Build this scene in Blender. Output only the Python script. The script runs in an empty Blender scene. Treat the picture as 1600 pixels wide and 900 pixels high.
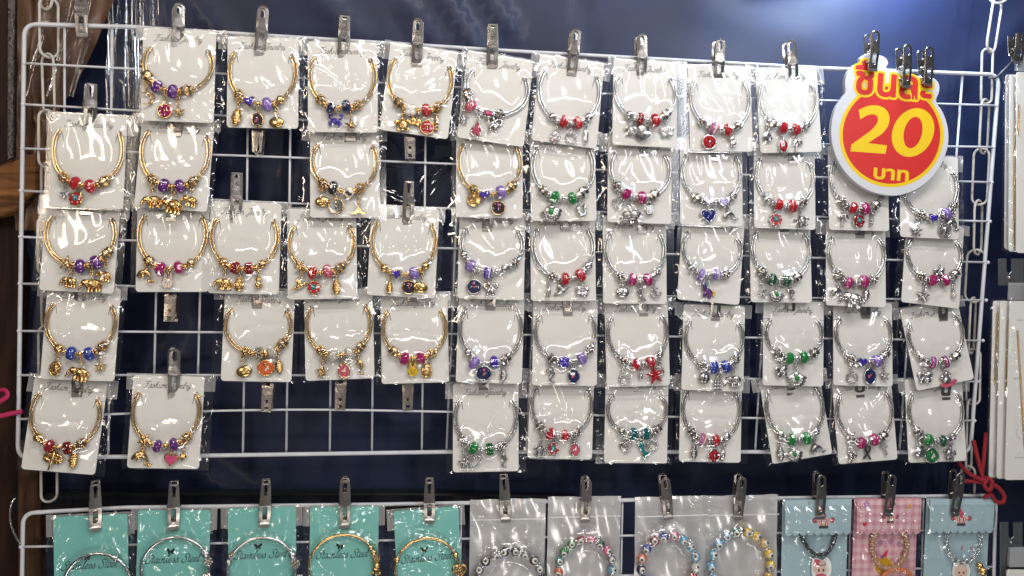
import bpy, bmesh, math, random
import numpy as np
from mathutils import Matrix, Vector
from mathutils.geometry import tessellate_polygon

S = bpy.context.scene
C = S.collection
PI = math.pi

# ------------------------------------------------------------------ camera
# wire rack plane: world XZ at y = 0, 0.96 m x 0.40 m, front faces -Y
FPX = 1300.0
RX, RY, RZ, TX, TY, TZ = 0.0505, -0.1183, 0.0230, -0.4471, -0.2434, 0.7570
def _rot(rx, ry, rz):
    cx, sx, cy, sy, cz, sz = math.cos(rx), math.sin(rx), math.cos(ry), math.sin(ry), math.cos(rz), math.sin(rz)
    X = np.array([[1, 0, 0], [0, cx, -sx], [0, sx, cx]])
    Y = np.array([[cy, 0, sy], [0, 1, 0], [-sy, 0, cy]])
    Z = np.array([[cz, -sz, 0], [sz, cz, 0], [0, 0, 1]])
    return Z @ Y @ X
M_ = _rot(RX, RY, RZ)
cb = -M_.T @ np.array([TX, TY, TZ])
def b2w(b): return Vector((b[0] - 0.48, b[2], 0.2 - b[1]))
def d2w(b): return Vector((b[0], b[2], -b[1]))
CAM = b2w(cb)
cam = bpy.data.objects.new('camera', bpy.data.cameras.new('camera'))
C.objects.link(cam)
r_, u_, k_ = d2w(M_[0]), d2w(-M_[1]), d2w(-M_[2])
mw = Matrix(((r_.x, u_.x, k_.x, CAM.x), (r_.y, u_.y, k_.y, CAM.y), (r_.z, u_.z, k_.z, CAM.z), (0, 0, 0, 1)))
cam.matrix_basis = mw
cam.data.sensor_width = 36
cam.data.lens = FPX / 1600 * 36
cam.data.clip_start = 0.02
cam.data.clip_end = 50
S.camera = cam

# ------------------------------------------------------------------ world, lamps, exposure
W_ = bpy.data.worlds.new('World'); S.world = W_; W_.use_nodes = True
bg = W_.node_tree.nodes['Background']
bg.inputs[0].default_value = (0.80, 0.86, 1.0, 1); bg.inputs[1].default_value = 0.07
def lamp(name, kind, loc, target, power, color, size=(0.1, 0.1)):
    l = bpy.data.lights.new(name, kind); l.energy = power; l.color = color
    if kind == 'AREA':
        l.shape = 'RECTANGLE'; l.size, l.size_y = size
    else:
        l.shadow_soft_size = size[0]
    o = bpy.data.objects.new(name, l); C.objects.link(o); o.location = loc
    if kind in ('AREA', 'SPOT'):
        o.rotation_euler = (Vector(target) - Vector(loc)).to_track_quat('-Z', 'Y').to_euler()
    return o
# two tube lamps under the stall roof, unseen lamps added in front for fill and reflections, one lamp close to the tarpaulin
lamp('tube_lamp', 'AREA', (0.10, -0.62, 0.78), (0.05, 0, -0.05), 6.6, (1.0, 0.955, 0.90), (0.9, 0.06))
lamp('tube_lamp', 'AREA', (0.55, -1.05, 0.55), (0.1, 0, 0.0), 3.6, (0.95, 0.97, 1.0), (0.06, 0.5))
lamp('fill_lamp', 'AREA', (-0.75, -0.85, 0.35), (-0.2, 0, 0), 2.6, (1.0, 0.84, 0.66), (0.10, 0.30))  # warm fill added from the left
lamp('fill_lamp', 'POINT', (-0.15, -1.7, 0.55), None, 5.4, (1.0, 0.93, 0.84), (0.10,))  # this and the next two: added to give metal and film something to reflect
lamp('fill_lamp', 'POINT', (0.35, -1.5, -0.35), None, 5.2, (1.0, 0.95, 0.90), (0.08,))
lamp('fill_lamp', 'POINT', (-0.45, -1.3, -0.25), None, 3.0, (1.0, 0.84, 0.68), (0.07,))
lamp('low_fill_lamp', 'AREA', (0.05, -0.72, -1.15), (0.05, 0, -0.25), 4.6, (1.0, 0.96, 0.90), (0.8, 0.05))  # unseen lamp added below, brightens the lower rack and streaks its bags
lamp('tarp_lamp', 'POINT', (0.350, -0.030, 0.345), None, 5.2, (0.62, 0.79, 1.0), (0.035,))
S.view_settings.view_transform = 'Standard'
S.view_settings.look = 'None'
S.view_settings.exposure = 0.08
S.view_settings.gamma = 1.0
S.cycles.transparent_max_bounces = 24
S.cycles.max_bounces = 8
S.cycles.glossy_bounces = 4
S.cycles.caustics_reflective = False
S.cycles.caustics_refractive = False

# ------------------------------------------------------------------ helpers: picture measurements -> places on real planes
def ray(px, py):
    d = M_.T @ np.array([(px - 800) / FPX, (py - 450) / FPX, 1.0])
    return d2w(d)
def P(px, py, dep=0.0):
    """the point of the plane y = -dep that stands at this place of the stall wall"""
    d = ray(px, py)
    t = (-dep - CAM.y) / d.y
    return CAM + d * t
def hit(px, py, o, n):
    d = ray(px, py)
    return CAM + d * ((o - CAM).dot(n) / d.dot(n))
def mpp(px, py, dep=0.01):
    return (P(px + 1, py, dep) - P(px, py, dep)).length

# ------------------------------------------------------------------ materials
def lin(h):
    if isinstance(h, tuple): return h
    h = h.lstrip('#'); o = []
    for i in (0, 2, 4):
        c = int(h[i:i + 2], 16) / 255
        o.append(c / 12.92 if c <= 0.04045 else ((c + 0.055) / 1.055) ** 2.4)
    return tuple(o)
MATS = {}
def mat(name, col, rough=0.5, metal=0.0, coat=0.0, spec=0.5, var=0.0, vscale=60.0, bump=0.0, bscale=300.0, trans=0.0, sub=0.0):
    if name in MATS: return MATS[name]
    m = bpy.data.materials.new(name); MATS[name] = m; m.use_nodes = True
    nt = m.node_tree; b = nt.nodes['Principled BSDF']
    c = lin(col)
    b.inputs['Base Color'].default_value = (*c, 1)
    b.inputs['Roughness'].default_value = rough
    b.inputs['Metallic'].default_value = metal
    b.inputs['Coat Weight'].default_value = coat
    b.inputs['Coat Roughness'].default_value = 0.20 if name == 'navy_tarpaulin' else 0.06
    b.inputs['Specular IOR Level'].default_value = spec
    b.inputs['Transmission Weight'].default_value = trans
    tc = nt.nodes.new('ShaderNodeTexCoord')
    if var:
        n = nt.nodes.new('ShaderNodeTexNoise'); n.inputs['Scale'].default_value = vscale; n.inputs['Detail'].default_value = 6
        r = nt.nodes.new('ShaderNodeMapRange'); r.inputs[1].default_value = 0.3; r.inputs[2].default_value = 0.7
        r.inputs[3].default_value = 1 - var; r.inputs[4].default_value = 1 + var
        x = nt.nodes.new('ShaderNodeVectorMath'); x.operation = 'SCALE'; x.inputs[0].default_value = c
        nt.links.new(tc.outputs['Object'], n.inputs['Vector']); nt.links.new(n.outputs[0], r.inputs[0])
        nt.links.new(r.outputs[0], x.inputs['Scale']); nt.links.new(x.outputs[0], b.inputs['Base Color'])
    if bump:
        n = nt.nodes.new('ShaderNodeTexNoise'); n.inputs['Scale'].default_value = bscale; n.inputs['Detail'].default_value = 4
        k = nt.nodes.new('ShaderNodeBump'); k.inputs['Strength'].default_value = bump; k.inputs['Distance'].default_value = 0.001
        nt.links.new(tc.outputs['Object'], n.inputs['Vector']); nt.links.new(n.outputs[0], k.inputs['Height'])
        nt.links.new(k.outputs[0], b.inputs['Normal'])
    return m
def plastic(name, base=0.045, edge=0.6, rough=0.07, haze=0.0, bump=0.25, bscale=220.0, tint=(1, 1, 1)):
    """thin clear film: see-through, with a mirror-like sheen that grows towards grazing angles, and a little milkiness"""
    m = bpy.data.materials.new(name); m.use_nodes = True
    nt = m.node_tree; nt.nodes.clear(); N = nt.nodes.new; L = nt.links.new
    out = N('ShaderNodeOutputMaterial'); tr = N('ShaderNodeBsdfTransparent'); gl = N('ShaderNodeBsdfGlossy')
    tr.inputs[0].default_value = (0.985, 0.985, 0.985, 1)
    gl.inputs['Color'].default_value = (*tint, 1); gl.inputs['Roughness'].default_value = rough
    tc = N('ShaderNodeTexCoord'); no = N('ShaderNodeTexNoise'); no.inputs['Scale'].default_value = bscale; no.inputs['Detail'].default_value = 3
    bu = N('ShaderNodeBump'); bu.inputs['Strength'].default_value = bump; bu.inputs['Distance'].default_value = 0.001
    L(tc.outputs['Object'], no.inputs['Vector']); L(no.outputs[0], bu.inputs['Height']); L(bu.outputs[0], gl.inputs['Normal'])
    lw = N('ShaderNodeLayerWeight'); lw.inputs[0].default_value = 0.5; L(bu.outputs[0], lw.inputs['Normal'])
    pw = N('ShaderNodeMath'); pw.operation = 'POWER'; pw.inputs[1].default_value = 4; L(lw.outputs['Facing'], pw.inputs[0])
    ml = N('ShaderNodeMath'); ml.operation = 'MULTIPLY_ADD'; ml.inputs[1].default_value = edge; ml.inputs[2].default_value = base; L(pw.outputs[0], ml.inputs[0])
    mx = N('ShaderNodeMixShader'); L(ml.outputs[0], mx.inputs[0])
    if haze:
        df = N('ShaderNodeBsdfDiffuse'); df.inputs[0].default_value = (0.84, 0.83, 0.82, 1)
        m2 = N('ShaderNodeMixShader'); m2.inputs[0].default_value = haze
        L(tr.outputs[0], m2.inputs[1]); L(df.outputs[0], m2.inputs[2]); L(m2.outputs[0], mx.inputs[1])
    else:
        L(tr.outputs[0], mx.inputs[1])
    L(gl.outputs[0], mx.inputs[2]); L(mx.outputs[0], out.inputs[0])
    return m
TARN_SHADE = mat('tarnish_gap_shade', (0.20, 0.15, 0.10), 0.35, 0.9)  # tarnish tone that also puts dark gap shade into the bead relief
GOLD = mat('gold_plate', (0.74, 0.485, 0.20), 0.25, 1.0, var=0.12, vscale=400)
SILV = mat('silver_plate', (0.66, 0.65, 0.64), 0.22, 1.0, var=0.12, vscale=400)
ANTQ = mat('antique_silver', (0.42, 0.41, 0.40), 0.30, 1.0, var=0.25, vscale=500)
STEEL = mat('clip_steel', (0.40, 0.365, 0.335), 0.27, 1.0, var=0.10, vscale=250, bump=0.05, bscale=900)
LIP = mat('clip_lip_steel', (0.50, 0.47, 0.44), 0.30, 1.0)
PAPER = mat('white_card', (0.765, 0.75, 0.715), 0.62, var=0.035, vscale=28, bump=0.06, bscale=1400)
INK = mat('grey_ink', (0.045, 0.045, 0.05), 0.6)
BLACK = mat('black_ink', (0.012, 0.014, 0.016), 0.5)
TEAL = mat('teal_card', (0.19, 0.52, 0.47), 0.50, var=0.05, vscale=30)
WIRE = mat('white_coated_wire', (0.58, 0.59, 0.63), 0.40, var=0.08, vscale=60)
CHAIN = mat('white_plastic_chain', (0.50, 0.47, 0.43), 0.35, var=0.10, vscale=90)
BAG = plastic('clear_bag', 0.062, 0.65, 0.12, bump=0.03, bscale=90)
SHINY = plastic('glossy_wrap_film', 0.15, 0.7, 0.05, bump=0.15, bscale=80)
FLAP = plastic('seal_strip_film', 0.06, 0.5, 0.16, haze=0.34, bump=0.4, bscale=120)
FROST = plastic('frosted_bag_film', 0.05, 0.4, 0.22, haze=0.42, bump=0.5, bscale=40)
SHEET = plastic('clear_sheet_film', 0.05, 0.7, 0.06, bump=0.3, bscale=60)
COL = dict(red='#b01522', ruby='#8e0f1e', magenta='#a0145f', pink='#d0507e', purple='#5c2377', violet='#3b22a0', lilac='#8468b4',
           blue='#1d3696', navy='#1b2450', green='#0f7a35', dgreen='#0c4a2c', teal='#0d7f84', black='#15161a', white='#dedad2',
           clear='#b9b3a8', amber='#c39a45', rose='#c0566a', pearl='#cfc7c0', orange='#d0602a', yellow='#d8b11c', dark='#30222c', sky='#5b9fc4', grey='#70757a')
def glassm(c): return mat('glass_' + c, COL[c], 0.10, coat=1.0, spec=0.7, var=0.18, vscale=260)
def enam(c): return mat('enamel_' + c, COL[c], 0.22, coat=0.6, var=0.10, vscale=300)
def glit(c): return mat('glitter_' + c, COL[c], 0.30, metal=0.55, var=0.55, vscale=900, bump=0.9, bscale=1500)

# ------------------------------------------------------------------ mesh builder
class MB:
    def __init__(s): s.v = []; s.f = []; s.m = []; s.sm = []
    def add(s, V, F, mi=0, smooth=True):
        o = len(s.v); s.v += [tuple(p) for p in V]
        for f in F: s.f.append(tuple(i + o for i in f)); s.m.append(mi); s.sm.append(smooth)
    def sphere(s, c, r, mi=0, seg=10, rings=6, smooth=True, rot=None):
        if not isinstance(r, (tuple, list)): r = (r, r, r)
        V, F = [], []
        V.append((0, 0, 1))
        for i in range(1, rings):
            a = PI * i / rings
            for j in range(seg):
                b = 2 * PI * j / seg; V.append((math.sin(a) * math.cos(b), math.sin(a) * math.sin(b), math.cos(a)))
        V.append((0, 0, -1))
        for j in range(seg): F.append((0, 1 + j, 1 + (j + 1) % seg))
        for i in range(rings - 2):
            for j in range(seg):
                a = 1 + i * seg + j; b = 1 + i * seg + (j + 1) % seg; F.append((a, a + seg, b + seg, b))
        l = len(V) - 1; q = 1 + (rings - 2) * seg
        for j in range(seg): F.append((q + j, l, q + (j + 1) % seg))
        R = rot if rot else None
        W = []
        for p in V:
            p = Vector((p[0] * r[0], p[1] * r[1], p[2] * r[2]))
            if R: p = R @ p
            W.append(p + Vector(c))
        s.add(W, F, mi, smooth)
    def tube(s, pts, rad, mi=0, seg=8, closed=False, smooth=True):
        pts = [Vector(p) for p in pts]; n = len(pts)
        if not isinstance(rad, (list, tuple)): rad = [rad] * n
        V, F = [], []; prev = None
        for i, p in enumerate(pts):
            a = pts[(i - 1) % n] if (closed or i > 0) else p
            b = pts[(i + 1) % n] if (closed or i < n - 1) else p
            t = (b - a); t = t.normalized() if t.length > 1e-12 else Vector((0, 0, 1))
            if prev is None:
                prev = t.cross(Vector((0.13, 0.21, 0.97)))
                if prev.length < 1e-3: prev = t.cross(Vector((1, 0, 0)))
            x = (prev - t * prev.dot(t)).normalized(); prev = x; y = t.cross(x)
            for j in range(seg):
                q = 2 * PI * j / seg; V.append(p + (x * math.cos(q) + y * math.sin(q)) * rad[i])
        for i in range(n if closed else n - 1):
            for j in range(seg):
                a = i * seg + j; b = i * seg + (j + 1) % seg; k = ((i + 1) % n) * seg
                F.append((a, b, k + (j + 1) % seg, k + j))
        if not closed:
            F.append(tuple(range(seg))[::-1]); F.append(tuple((n - 1) * seg + j for j in range(seg)))
        s.add(V, F, mi, smooth)
    def ring(s, c, R, r, mi=0, nseg=16, seg=6, axis='z', sy=1.0):
        pts = []
        for i in range(nseg):
            a = 2 * PI * i / nseg; x, y = R * math.cos(a), R * sy * math.sin(a)
            pts.append(Vector(c) + Vector({'z': (x, y, 0), 'x': (0, x, y), 'y': (x, 0, y)}[axis]))
        s.tube(pts, r, mi, seg, True)
    def lathe(s, prof, mi=0, seg=12, axis='x', c=(0, 0, 0), smooth=True, zs=1.0, jit=0.0, mis=None):
        """profile (position on the axis, radius)"""
        V, F, mm = [], [], []
        n = len(prof)
        for i, (a, r) in enumerate(prof):
            for j in range(seg):
                b = 2 * PI * (j + (0.5 if (jit and i % 2) else 0)) / seg
                y, z = r * math.cos(b), r * math.sin(b) * zs
                V.append(Vector(c) + Vector({'x': (a, y, z), 'y': (y, a, z), 'z': (y, z, a)}[axis]))
        o = len(s.v); s.v += [tuple(p) for p in V]
        for i in range(n - 1):
            for j in range(seg):
                a = o + i * seg + j; b = o + i * seg + (j + 1) % seg
                s.f.append((a, b, b + seg, a + seg)); s.m.append(mis[i] if mis else mi); s.sm.append(smooth)
        s.f.append(tuple(o + j for j in range(seg))[::-1]); s.m.append(mis[0] if mis else mi); s.sm.append(smooth)
        s.f.append(tuple(o + (n - 1) * seg + j for j in range(seg))); s.m.append(mis[-1] if mis else mi); s.sm.append(smooth)
    def prism(s, out, z0, z1, mi=0, holes=(), bev=0.0, side=None, smooth=False, back=True):
        """flat outline with depth; bev: the front edge steps in by that length"""
        loops = [list(out)] + [list(h) for h in holes]
        def area(l): return sum(l[i][0] * l[(i + 1) % len(l)][1] - l[(i + 1) % len(l)][0] * l[i][1] for i in range(len(l)))
        for k, l in enumerate(loops):
            if (area(l) > 0) != (k == 0): l.reverse()
        flat = [p for l in loops for p in l]
        tri = tessellate_polygon([[Vector((p[0], p[1], 0)) for p in l] for l in loops])
        tr = []
        for t in tri:
            a, b, c = (flat[i] for i in t)
            ar = (b[0] - a[0]) * (c[1] - a[1]) - (c[0] - a[0]) * (b[1] - a[1])
            tr.append(tuple(t) if ar > 0 else (t[0], t[2], t[1]))
        n = len(flat)
        if bev:
            ins = []
            for l in loops:
                L_ = len(l)
                for i in range(L_):
                    a, p, b = Vector(l[i - 1]), Vector(l[i]), Vector(l[(i + 1) % L_])
                    t = (b - a); t = t.normalized() if t.length > 0 else Vector((1, 0))
                    ins.append((p.x - t.y * bev, p.y + t.x * bev))
            top = ins
        else: top = flat
        V = [(x, y, z1) for x, y in top]; s.add(V, tr, mi, smooth)
        if back: s.add([(x, y, z0) for x, y in flat], [t[::-1] for t in tr], mi if side is None else side, smooth)
        o = 0; zb = z1 - bev
        for l in loops:
            k = len(l)
            Vs = [(x, y, z0) for x, y in l] + [(x, y, zb) for x, y in l]
            s.add(Vs, [(i, (i + 1) % k, k + (i + 1) % k, k + i) for i in range(k)], mi if side is None else side, smooth)
            if bev:
                tp = top[o:o + k]
                s.add([(x, y, zb) for x, y in l] + [(x, y, z1) for x, y in tp], [(i, (i + 1) % k, k + (i + 1) % k, k + i) for i in range(k)], mi, smooth)
            o += k
    def box(s, a, b, mi=0):
        x0, y0, z0 = a; x1, y1, z1 = b
        s.add([(x0, y0, z0), (x1, y0, z0), (x1, y1, z0), (x0, y1, z0), (x0, y0, z1), (x1, y0, z1), (x1, y1, z1), (x0, y1, z1)],
              [(0, 3, 2, 1), (4, 5, 6, 7), (0, 1, 5, 4), (1, 2, 6, 5), (2, 3, 7, 6), (3, 0, 4, 7)], mi, False)
    def grid(s, fn, nx, ny, mi=0):
        V = [fn(i / nx, j / ny) for j in range(ny + 1) for i in range(nx + 1)]
        F = [(j * (nx + 1) + i, j * (nx + 1) + i + 1, (j + 1) * (nx + 1) + i + 1, (j + 1) * (nx + 1) + i) for j in range(ny) for i in range(nx)]
        s.add(V, F, mi, True)
    def mesh(s, name, mats, scale=1.0):
        me = bpy.data.meshes.new(name)
        me.from_pydata([(x * scale, y * scale, z * scale) for x, y, z in s.v], [], s.f)
        for m in mats: me.materials.append(m)
        me.polygons.foreach_set('material_index', s.m); me.polygons.foreach_set('use_smooth', s.sm)
        me.update()
        return me
def link(name, me, parent=None, mtx=None, label=None, cat=None, group=None, kind=None):
    o = bpy.data.objects.new(name, me); C.objects.link(o)
    if parent is not None: o.parent = parent
    if mtx is not None: o.matrix_basis = mtx
    if label: o['label'] = label
    if cat: o['category'] = cat
    if group: o['group'] = group
    if kind: o['kind'] = kind
    return o
def T(x, y, z): return Matrix.Translation((x, y, z))
def basis(o, r, u, n): return Matrix(((r.x, u.x, n.x, o.x), (r.y, u.y, n.y, o.y), (r.z, u.z, n.z, o.z), (0, 0, 0, 1)))
def crom(pts, k=6, closed=False):
    pts = [np.array(p, float) for p in pts]; n = len(pts); out = []
    for i in range(n if closed else n - 1):
        a = pts[(i - 1) % n] if (closed or i > 0) else pts[0]
        b, c = pts[i], pts[(i + 1) % n]
        d = pts[(i + 2) % n] if (closed or i < n - 2) else pts[-1]
        for j in range(k):
            t = j / k
            out.append(0.5 * (2 * b + (c - a) * t + (2 * a - 5 * b + 4 * c - d) * t * t + (3 * b - a - 3 * c + d) * t ** 3))
    if not closed: out.append(pts[-1])
    return [tuple(p) for p in out]
def rrect(x0, y0, x1, y1, r, k=4):
    o = []
    for cx, cy, a0 in ((x1 - r, y1 - r, 0), (x0 + r, y1 - r, 90), (x0 + r, y0 + r, 180), (x1 - r, y0 + r, 270)):
        for i in range(k + 1):
            a = math.radians(a0 + 90 * i / k); o.append((cx + r * math.cos(a), cy + r * math.sin(a)))
    return o
def ellipse(cx, cy, rx, ry, n=24): return [(cx + rx * math.cos(2 * PI * i / n), cy + ry * math.sin(2 * PI * i / n)) for i in range(n)]

# ------------------------------------------------------------------ pen script lettering (broad nib strokes)
GL = {
 'a': (.50, [[(.38, .40), (.24, .46), (.08, .30), (.07, .06), (.18, 0), (.32, .15), (.40, .44)], [(.40, .44), (.37, .1), (.43, 0), (.55, .12)]]),
 's': (.36, [[(0, .1), (.20, .47), (.25, .32), (.29, .12), (.18, 0), (.05, .05)], [(.20, .02), (.40, .14)]]),
 'h': (.50, [[(0, .1), (.16, .6), (.24, .95), (.15, 1.0), (.09, .7), (.06, 0)], [(.07, .2), (.2, .42), (.3, .44), (.31, .2), (.35, 0), (.5, .12)]]),
 'i': (.24, [[(.03, .3), (.08, .45), (.07, .08), (.14, 0), (.28, .12)], [(.10, .66), (.13, .72)]]),
 'o': (.44, [[(.22, .46), (.06, .32), (.06, .07), (.2, 0), (.36, .14), (.35, .38), (.22, .46), (.3, .36), (.48, .40)]]),
 'n': (.50, [[(0, .3), (.08, .45), (.06, 0)], [(.07, .2), (.2, .42), (.3, .44), (.31, .2), (.35, 0), (.5, .12)]]),
 'e': (.38, [[(.04, .18), (.25, .25), (.32, .38), (.22, .46), (.07, .32), (.06, .08), (.18, 0), (.42, .14)]]),
 'w': (.64, [[(0, .3), (.07, .45), (.08, .1), (.16, 0), (.28, .15), (.31, .44)], [(.31, .44), (.34, .08), (.43, 0), (.55, .2), (.57, .44), (.68, .36)]]),
 'l': (.24, [[(0, .1), (.17, .6), (.22, .95), (.14, 1.0), (.09, .7), (.08, .1), (.15, 0), (.28, .12)]]),
 'r': (.36, [[(0, .25), (.11, .48), (.15, .40), (.29, .42), (.26, .1), (.32, 0), (.42, .12)]]),
 'y': (.46, [[(0, .3), (.07, .45), (.08, .15), (.17, .04), (.3, .2), (.34, .44)], [(.34, .44), (.3, -.15), (.18, -.36), (.05, -.28), (.15, -.1), (.48, .12)]]),
 't': (.28, [[(.17, .86), (.12, .1), (.19, 0), (.32, .12)], [(0, .50), (.30, .53)]]),
 'F': (.70, [[(.0, .80), (.15, 1.0), (.45, .95), (.85, 1.04)], [(.50, .96), (.42, .4), (.33, .08), (.18, -.02), (.03, .08)], [(.26, .50), (.62, .54)]]),
 'J': (.56, [[(.12, .82), (.28, 1.0), (.72, 1.0)], [(.55, 1.0), (.50, .3), (.38, -.2), (.2, -.34), (.04, -.2), (.2, 0), (.56, .14)]]),
 'S': (.66, [[(.70, .84), (.58, 1.03), (.32, .94), (.32, .64), (.56, .38), (.54, .06), (.26, -.03), (.04, .12), (.12, .30)]]),
 ' ': (.24, []),
}
def script(text, width, nib=0.045, shear=0.38, ang=42):
    nx, ny = nib * math.cos(math.radians(ang)), nib * math.sin(math.radians(ang))
    mb = MB(); x = 0.0
    for ch in text:
        adv, st = GL[ch]
        for s in st:
            pts = crom(s, 5)
            pts = [(p[0] + x + p[1] * shear, p[1] * 1.25 if 0 < p[1] <= .5 else .625 + (p[1] - .5) * .75 if p[1] > .5 else p[1]) for p in pts]
            V = []
            for p in pts: V += [(p[0] - nx, p[1] - ny, 0), (p[0] + nx, p[1] + ny, 0)]
            th = 0.028                                     # hairline so that thin strokes stay visible
            for i, p in enumerate(pts):
                a, b = pts[max(i - 1, 0)], pts[min(i + 1, len(pts) - 1)]
                d = Vector((b[0] - a[0], b[1] - a[1])); d = d.normalized() if d.length else Vector((1, 0))
                nn = Vector((-d.y, d.x)); k = nn.x * nx + nn.y * ny
                w = max(abs(k), th) * (1 if k >= 0 else -1)
                V[2 * i] = (p[0] - nn.x * w, p[1] - nn.y * w, 0); V[2 * i + 1] = (p[0] + nn.x * w, p[1] + nn.y * w, 0)
            mb.add(V, [(2 * i, 2 * i + 1, 2 * i + 3, 2 * i + 2) for i in range(len(pts) - 1)], 0, False)
        x += adv + .05
    k = width / x
    return mb, k
def letter_mesh(name, text, width, m, **kw):
    mb, k = script(text, width, **kw); return mb.mesh(name, [m], k)
_dg = None
def font_mesh(name, text, m, off=0.0, depth=0.0):
    c = bpy.data.curves.new(name, 'FONT'); c.body = text; c.size = 1; c.offset = off; c.extrude = depth; c.resolution_u = 4
    o = bpy.data.objects.new(name, c); C.objects.link(o)
    me = bpy.data.meshes.new_from_object(o.evaluated_get(bpy.context.evaluated_depsgraph_get()))
    bpy.data.objects.remove(o); me.materials.clear(); me.materials.append(m); me.name = name
    return me

# ------------------------------------------------------------------ the stall wall behind: tarpaulin, cloth, timber
rnd = random.Random(7)
def ridge(x, z, a, b, amp, w):
    ax, az = a; bx, bz = b; dx, dz = bx - ax, bz - az; L2 = dx * dx + dz * dz
    t = ((x - ax) * dx + (z - az) * dz) / L2; tc = min(1, max(0, t))
    d = math.hypot(x - ax - tc * dx, z - az - tc * dz)
    return amp * math.exp(-(d / w) ** 2)
def W2(px, py, dep=-0.06): p = P(px, py, dep); return (p.x, p.z)
tarp_r = [(W2(192, 60), W2(176, 190), .010, .008), (W2(236, -20), W2(228, 60), .010, .006), (W2(262, -30), W2(300, 420), .006, .012),
          (W2(690, -10), W2(745, 80), .011, .009), (W2(755, -15), W2(800, 45), .009, .007), (W2(640, 10), W2(700, 90), .007, .009), (W2(480, -20), W2(560, 60), .006, .012), (W2(300, -10), W2(350, 60), .006, .012), (W2(232, 470), W2(216, 590), .007, .007),
          (W2(475, 180), W2(462, 345), .010, .009), (W2(612, 215), W2(630, 300), .009, .009), (W2(905, -20), W2(925, 90), -.003, .004),
          (W2(345, 200), W2(332, 330), .007, .006), (W2(560, 540), W2(650, 680), .004, .02), (W2(1330, 730), W2(1000, 770), .003, .012),
          (W2(760, 205), W2(590, 470), .006, .02), (W2(1100, 10), W2(1250, 60), .002, .02), (W2(60, 500), W2(90, 760), .006, .015)]
for i in range(46):
    a = (rnd.uniform(-.8, .8), rnd.uniform(-.5, .5)); q = rnd.uniform(0, PI); l = rnd.uniform(.05, .25)
    tarp_r.append((a, (a[0] + l * math.cos(q), a[1] + l * math.sin(q)), rnd.uniform(-.004, .010), rnd.uniform(.005, .014)))
def tarp_fn(u, v):
    x = -1.3 + 2.6 * u; z = -0.85 + 1.7 * v
    y = 0.060 + 0.006 * math.sin(x * 9 + 1.2 * math.sin(z * 5)) + 0.003 * math.sin(z * 23 + x * 7)
    for a, b, am, w in tarp_r: y -= ridge(x, z, a, b, am, w)
    return (x, y, z)
TARP = mat('navy_tarpaulin', (0.0075, 0.0140, 0.050), 0.60, coat=0.07, spec=0.42, var=0.40, vscale=9, bump=0.03, bscale=160)
mb = MB(); mb.grid(tarp_fn, 260, 170)
link('tarpaulin', mb.mesh('tarpaulin', [TARP]), label='dark navy plastic tarpaulin hung as the wall behind the racks', cat='tarpaulin')

SHEETF = [(W2(190 + 0, 30, -.03), W2(178, 175, -.03), .012, .006), (W2(237, -20, -.03), W2(226, 45, -.03), .010, .005)]
mb = MB()
a, b = P(462, 175, -.035), P(745, 470, -.035)
sr = []
for i in range(26):
    p = (rnd.uniform(a.x, b.x), rnd.uniform(b.z, a.z)); q = rnd.gauss(PI / 2, .45); l = rnd.uniform(.02, .10)
    sr.append((p, (p[0] + l * math.cos(q), p[1] + l * math.sin(q)), rnd.uniform(.001, .005), rnd.uniform(.003, .008)))
def sheet_fn(u, v):
    x = a.x + (b.x - a.x) * u; z = b.z + (a.z - b.z) * v
    y = 0.030 + .002 * math.sin(u * 17 + 3 * v)
    for p, q, am, w in sr: y -= ridge(x, z, p, q, am, w)
    return (x, y, z)
mb.grid(sheet_fn, 90, 90)
link('plastic_sheet', mb.mesh('plastic_sheet', [SHINY]), label='crinkled clear plastic sheet hanging behind the gap in the upper rack', cat='plastic sheet')

def wrap_fn(u, v):
    yy = -50 + 260 * (1 - v); px = 172 + 80 * u - 8 * (1 - v)
    p = P(px, yy, -0.030)
    return (p.x, p.y - .010 * math.exp(-((u - .18 - .10 * v) / .05) ** 2) - .009 * math.exp(-((u - .72 - .04 * v) / .045) ** 2) - .003 * math.sin(u * 24 + v * 4), p.z)
mb = MB(); mb.grid(wrap_fn, 60, 30)
link('plastic_wrap', mb.mesh('plastic_wrap', [SHINY]), label='narrow clear plastic wrap with vertical folds left of the top left card', cat='plastic wrap')
CLOTH = mat('brown_cloth', (0.155, 0.085, 0.05), 0.5, coat=0.1, var=0.30, vscale=22, bump=0.3, bscale=500)
def cloth_fn(u, v):
    yy = -60 + 420 * (1 - v)
    left = 22
    right = 190 - 14 * math.sin(max(0, yy) / 130) - max(0, yy) * 0.50 if yy < 190 else 95 - (yy - 190) * 0.10
    px = left + (right - left) * u
    p = P(px, yy, -0.035)
    w = (0.010 * math.sin(u * 11 + yy * .018) + 0.006 * math.sin(u * 23 - yy * .03)) * (0.4 + 0.6 * v)
    return (p.x, p.y + w, p.z)
mb = MB(); mb.grid(cloth_fn, 50, 60)
link('brown_cloth', mb.mesh('brown_cloth', [CLOTH]), label='folded brown cloth draped behind the upper left rack corner', cat='cloth')
def film_fn(u, v):
    yy = -40 + 190 * (1 - v); px = 62 + 85 * u - yy * 0.12
    p = P(px, yy, -0.018)
    return (p.x, p.y + 0.007 * math.sin(u * 14 + yy * .03) + .004 * math.sin(u * 31 + yy * .05), p.z)
mb = MB(); mb.grid(film_fn, 50, 50)
link('plastic_wrap', mb.mesh('plastic_wrap', [SHINY]), label='creased clear plastic wrap hanging over the brown cloth', cat='plastic wrap')

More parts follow.
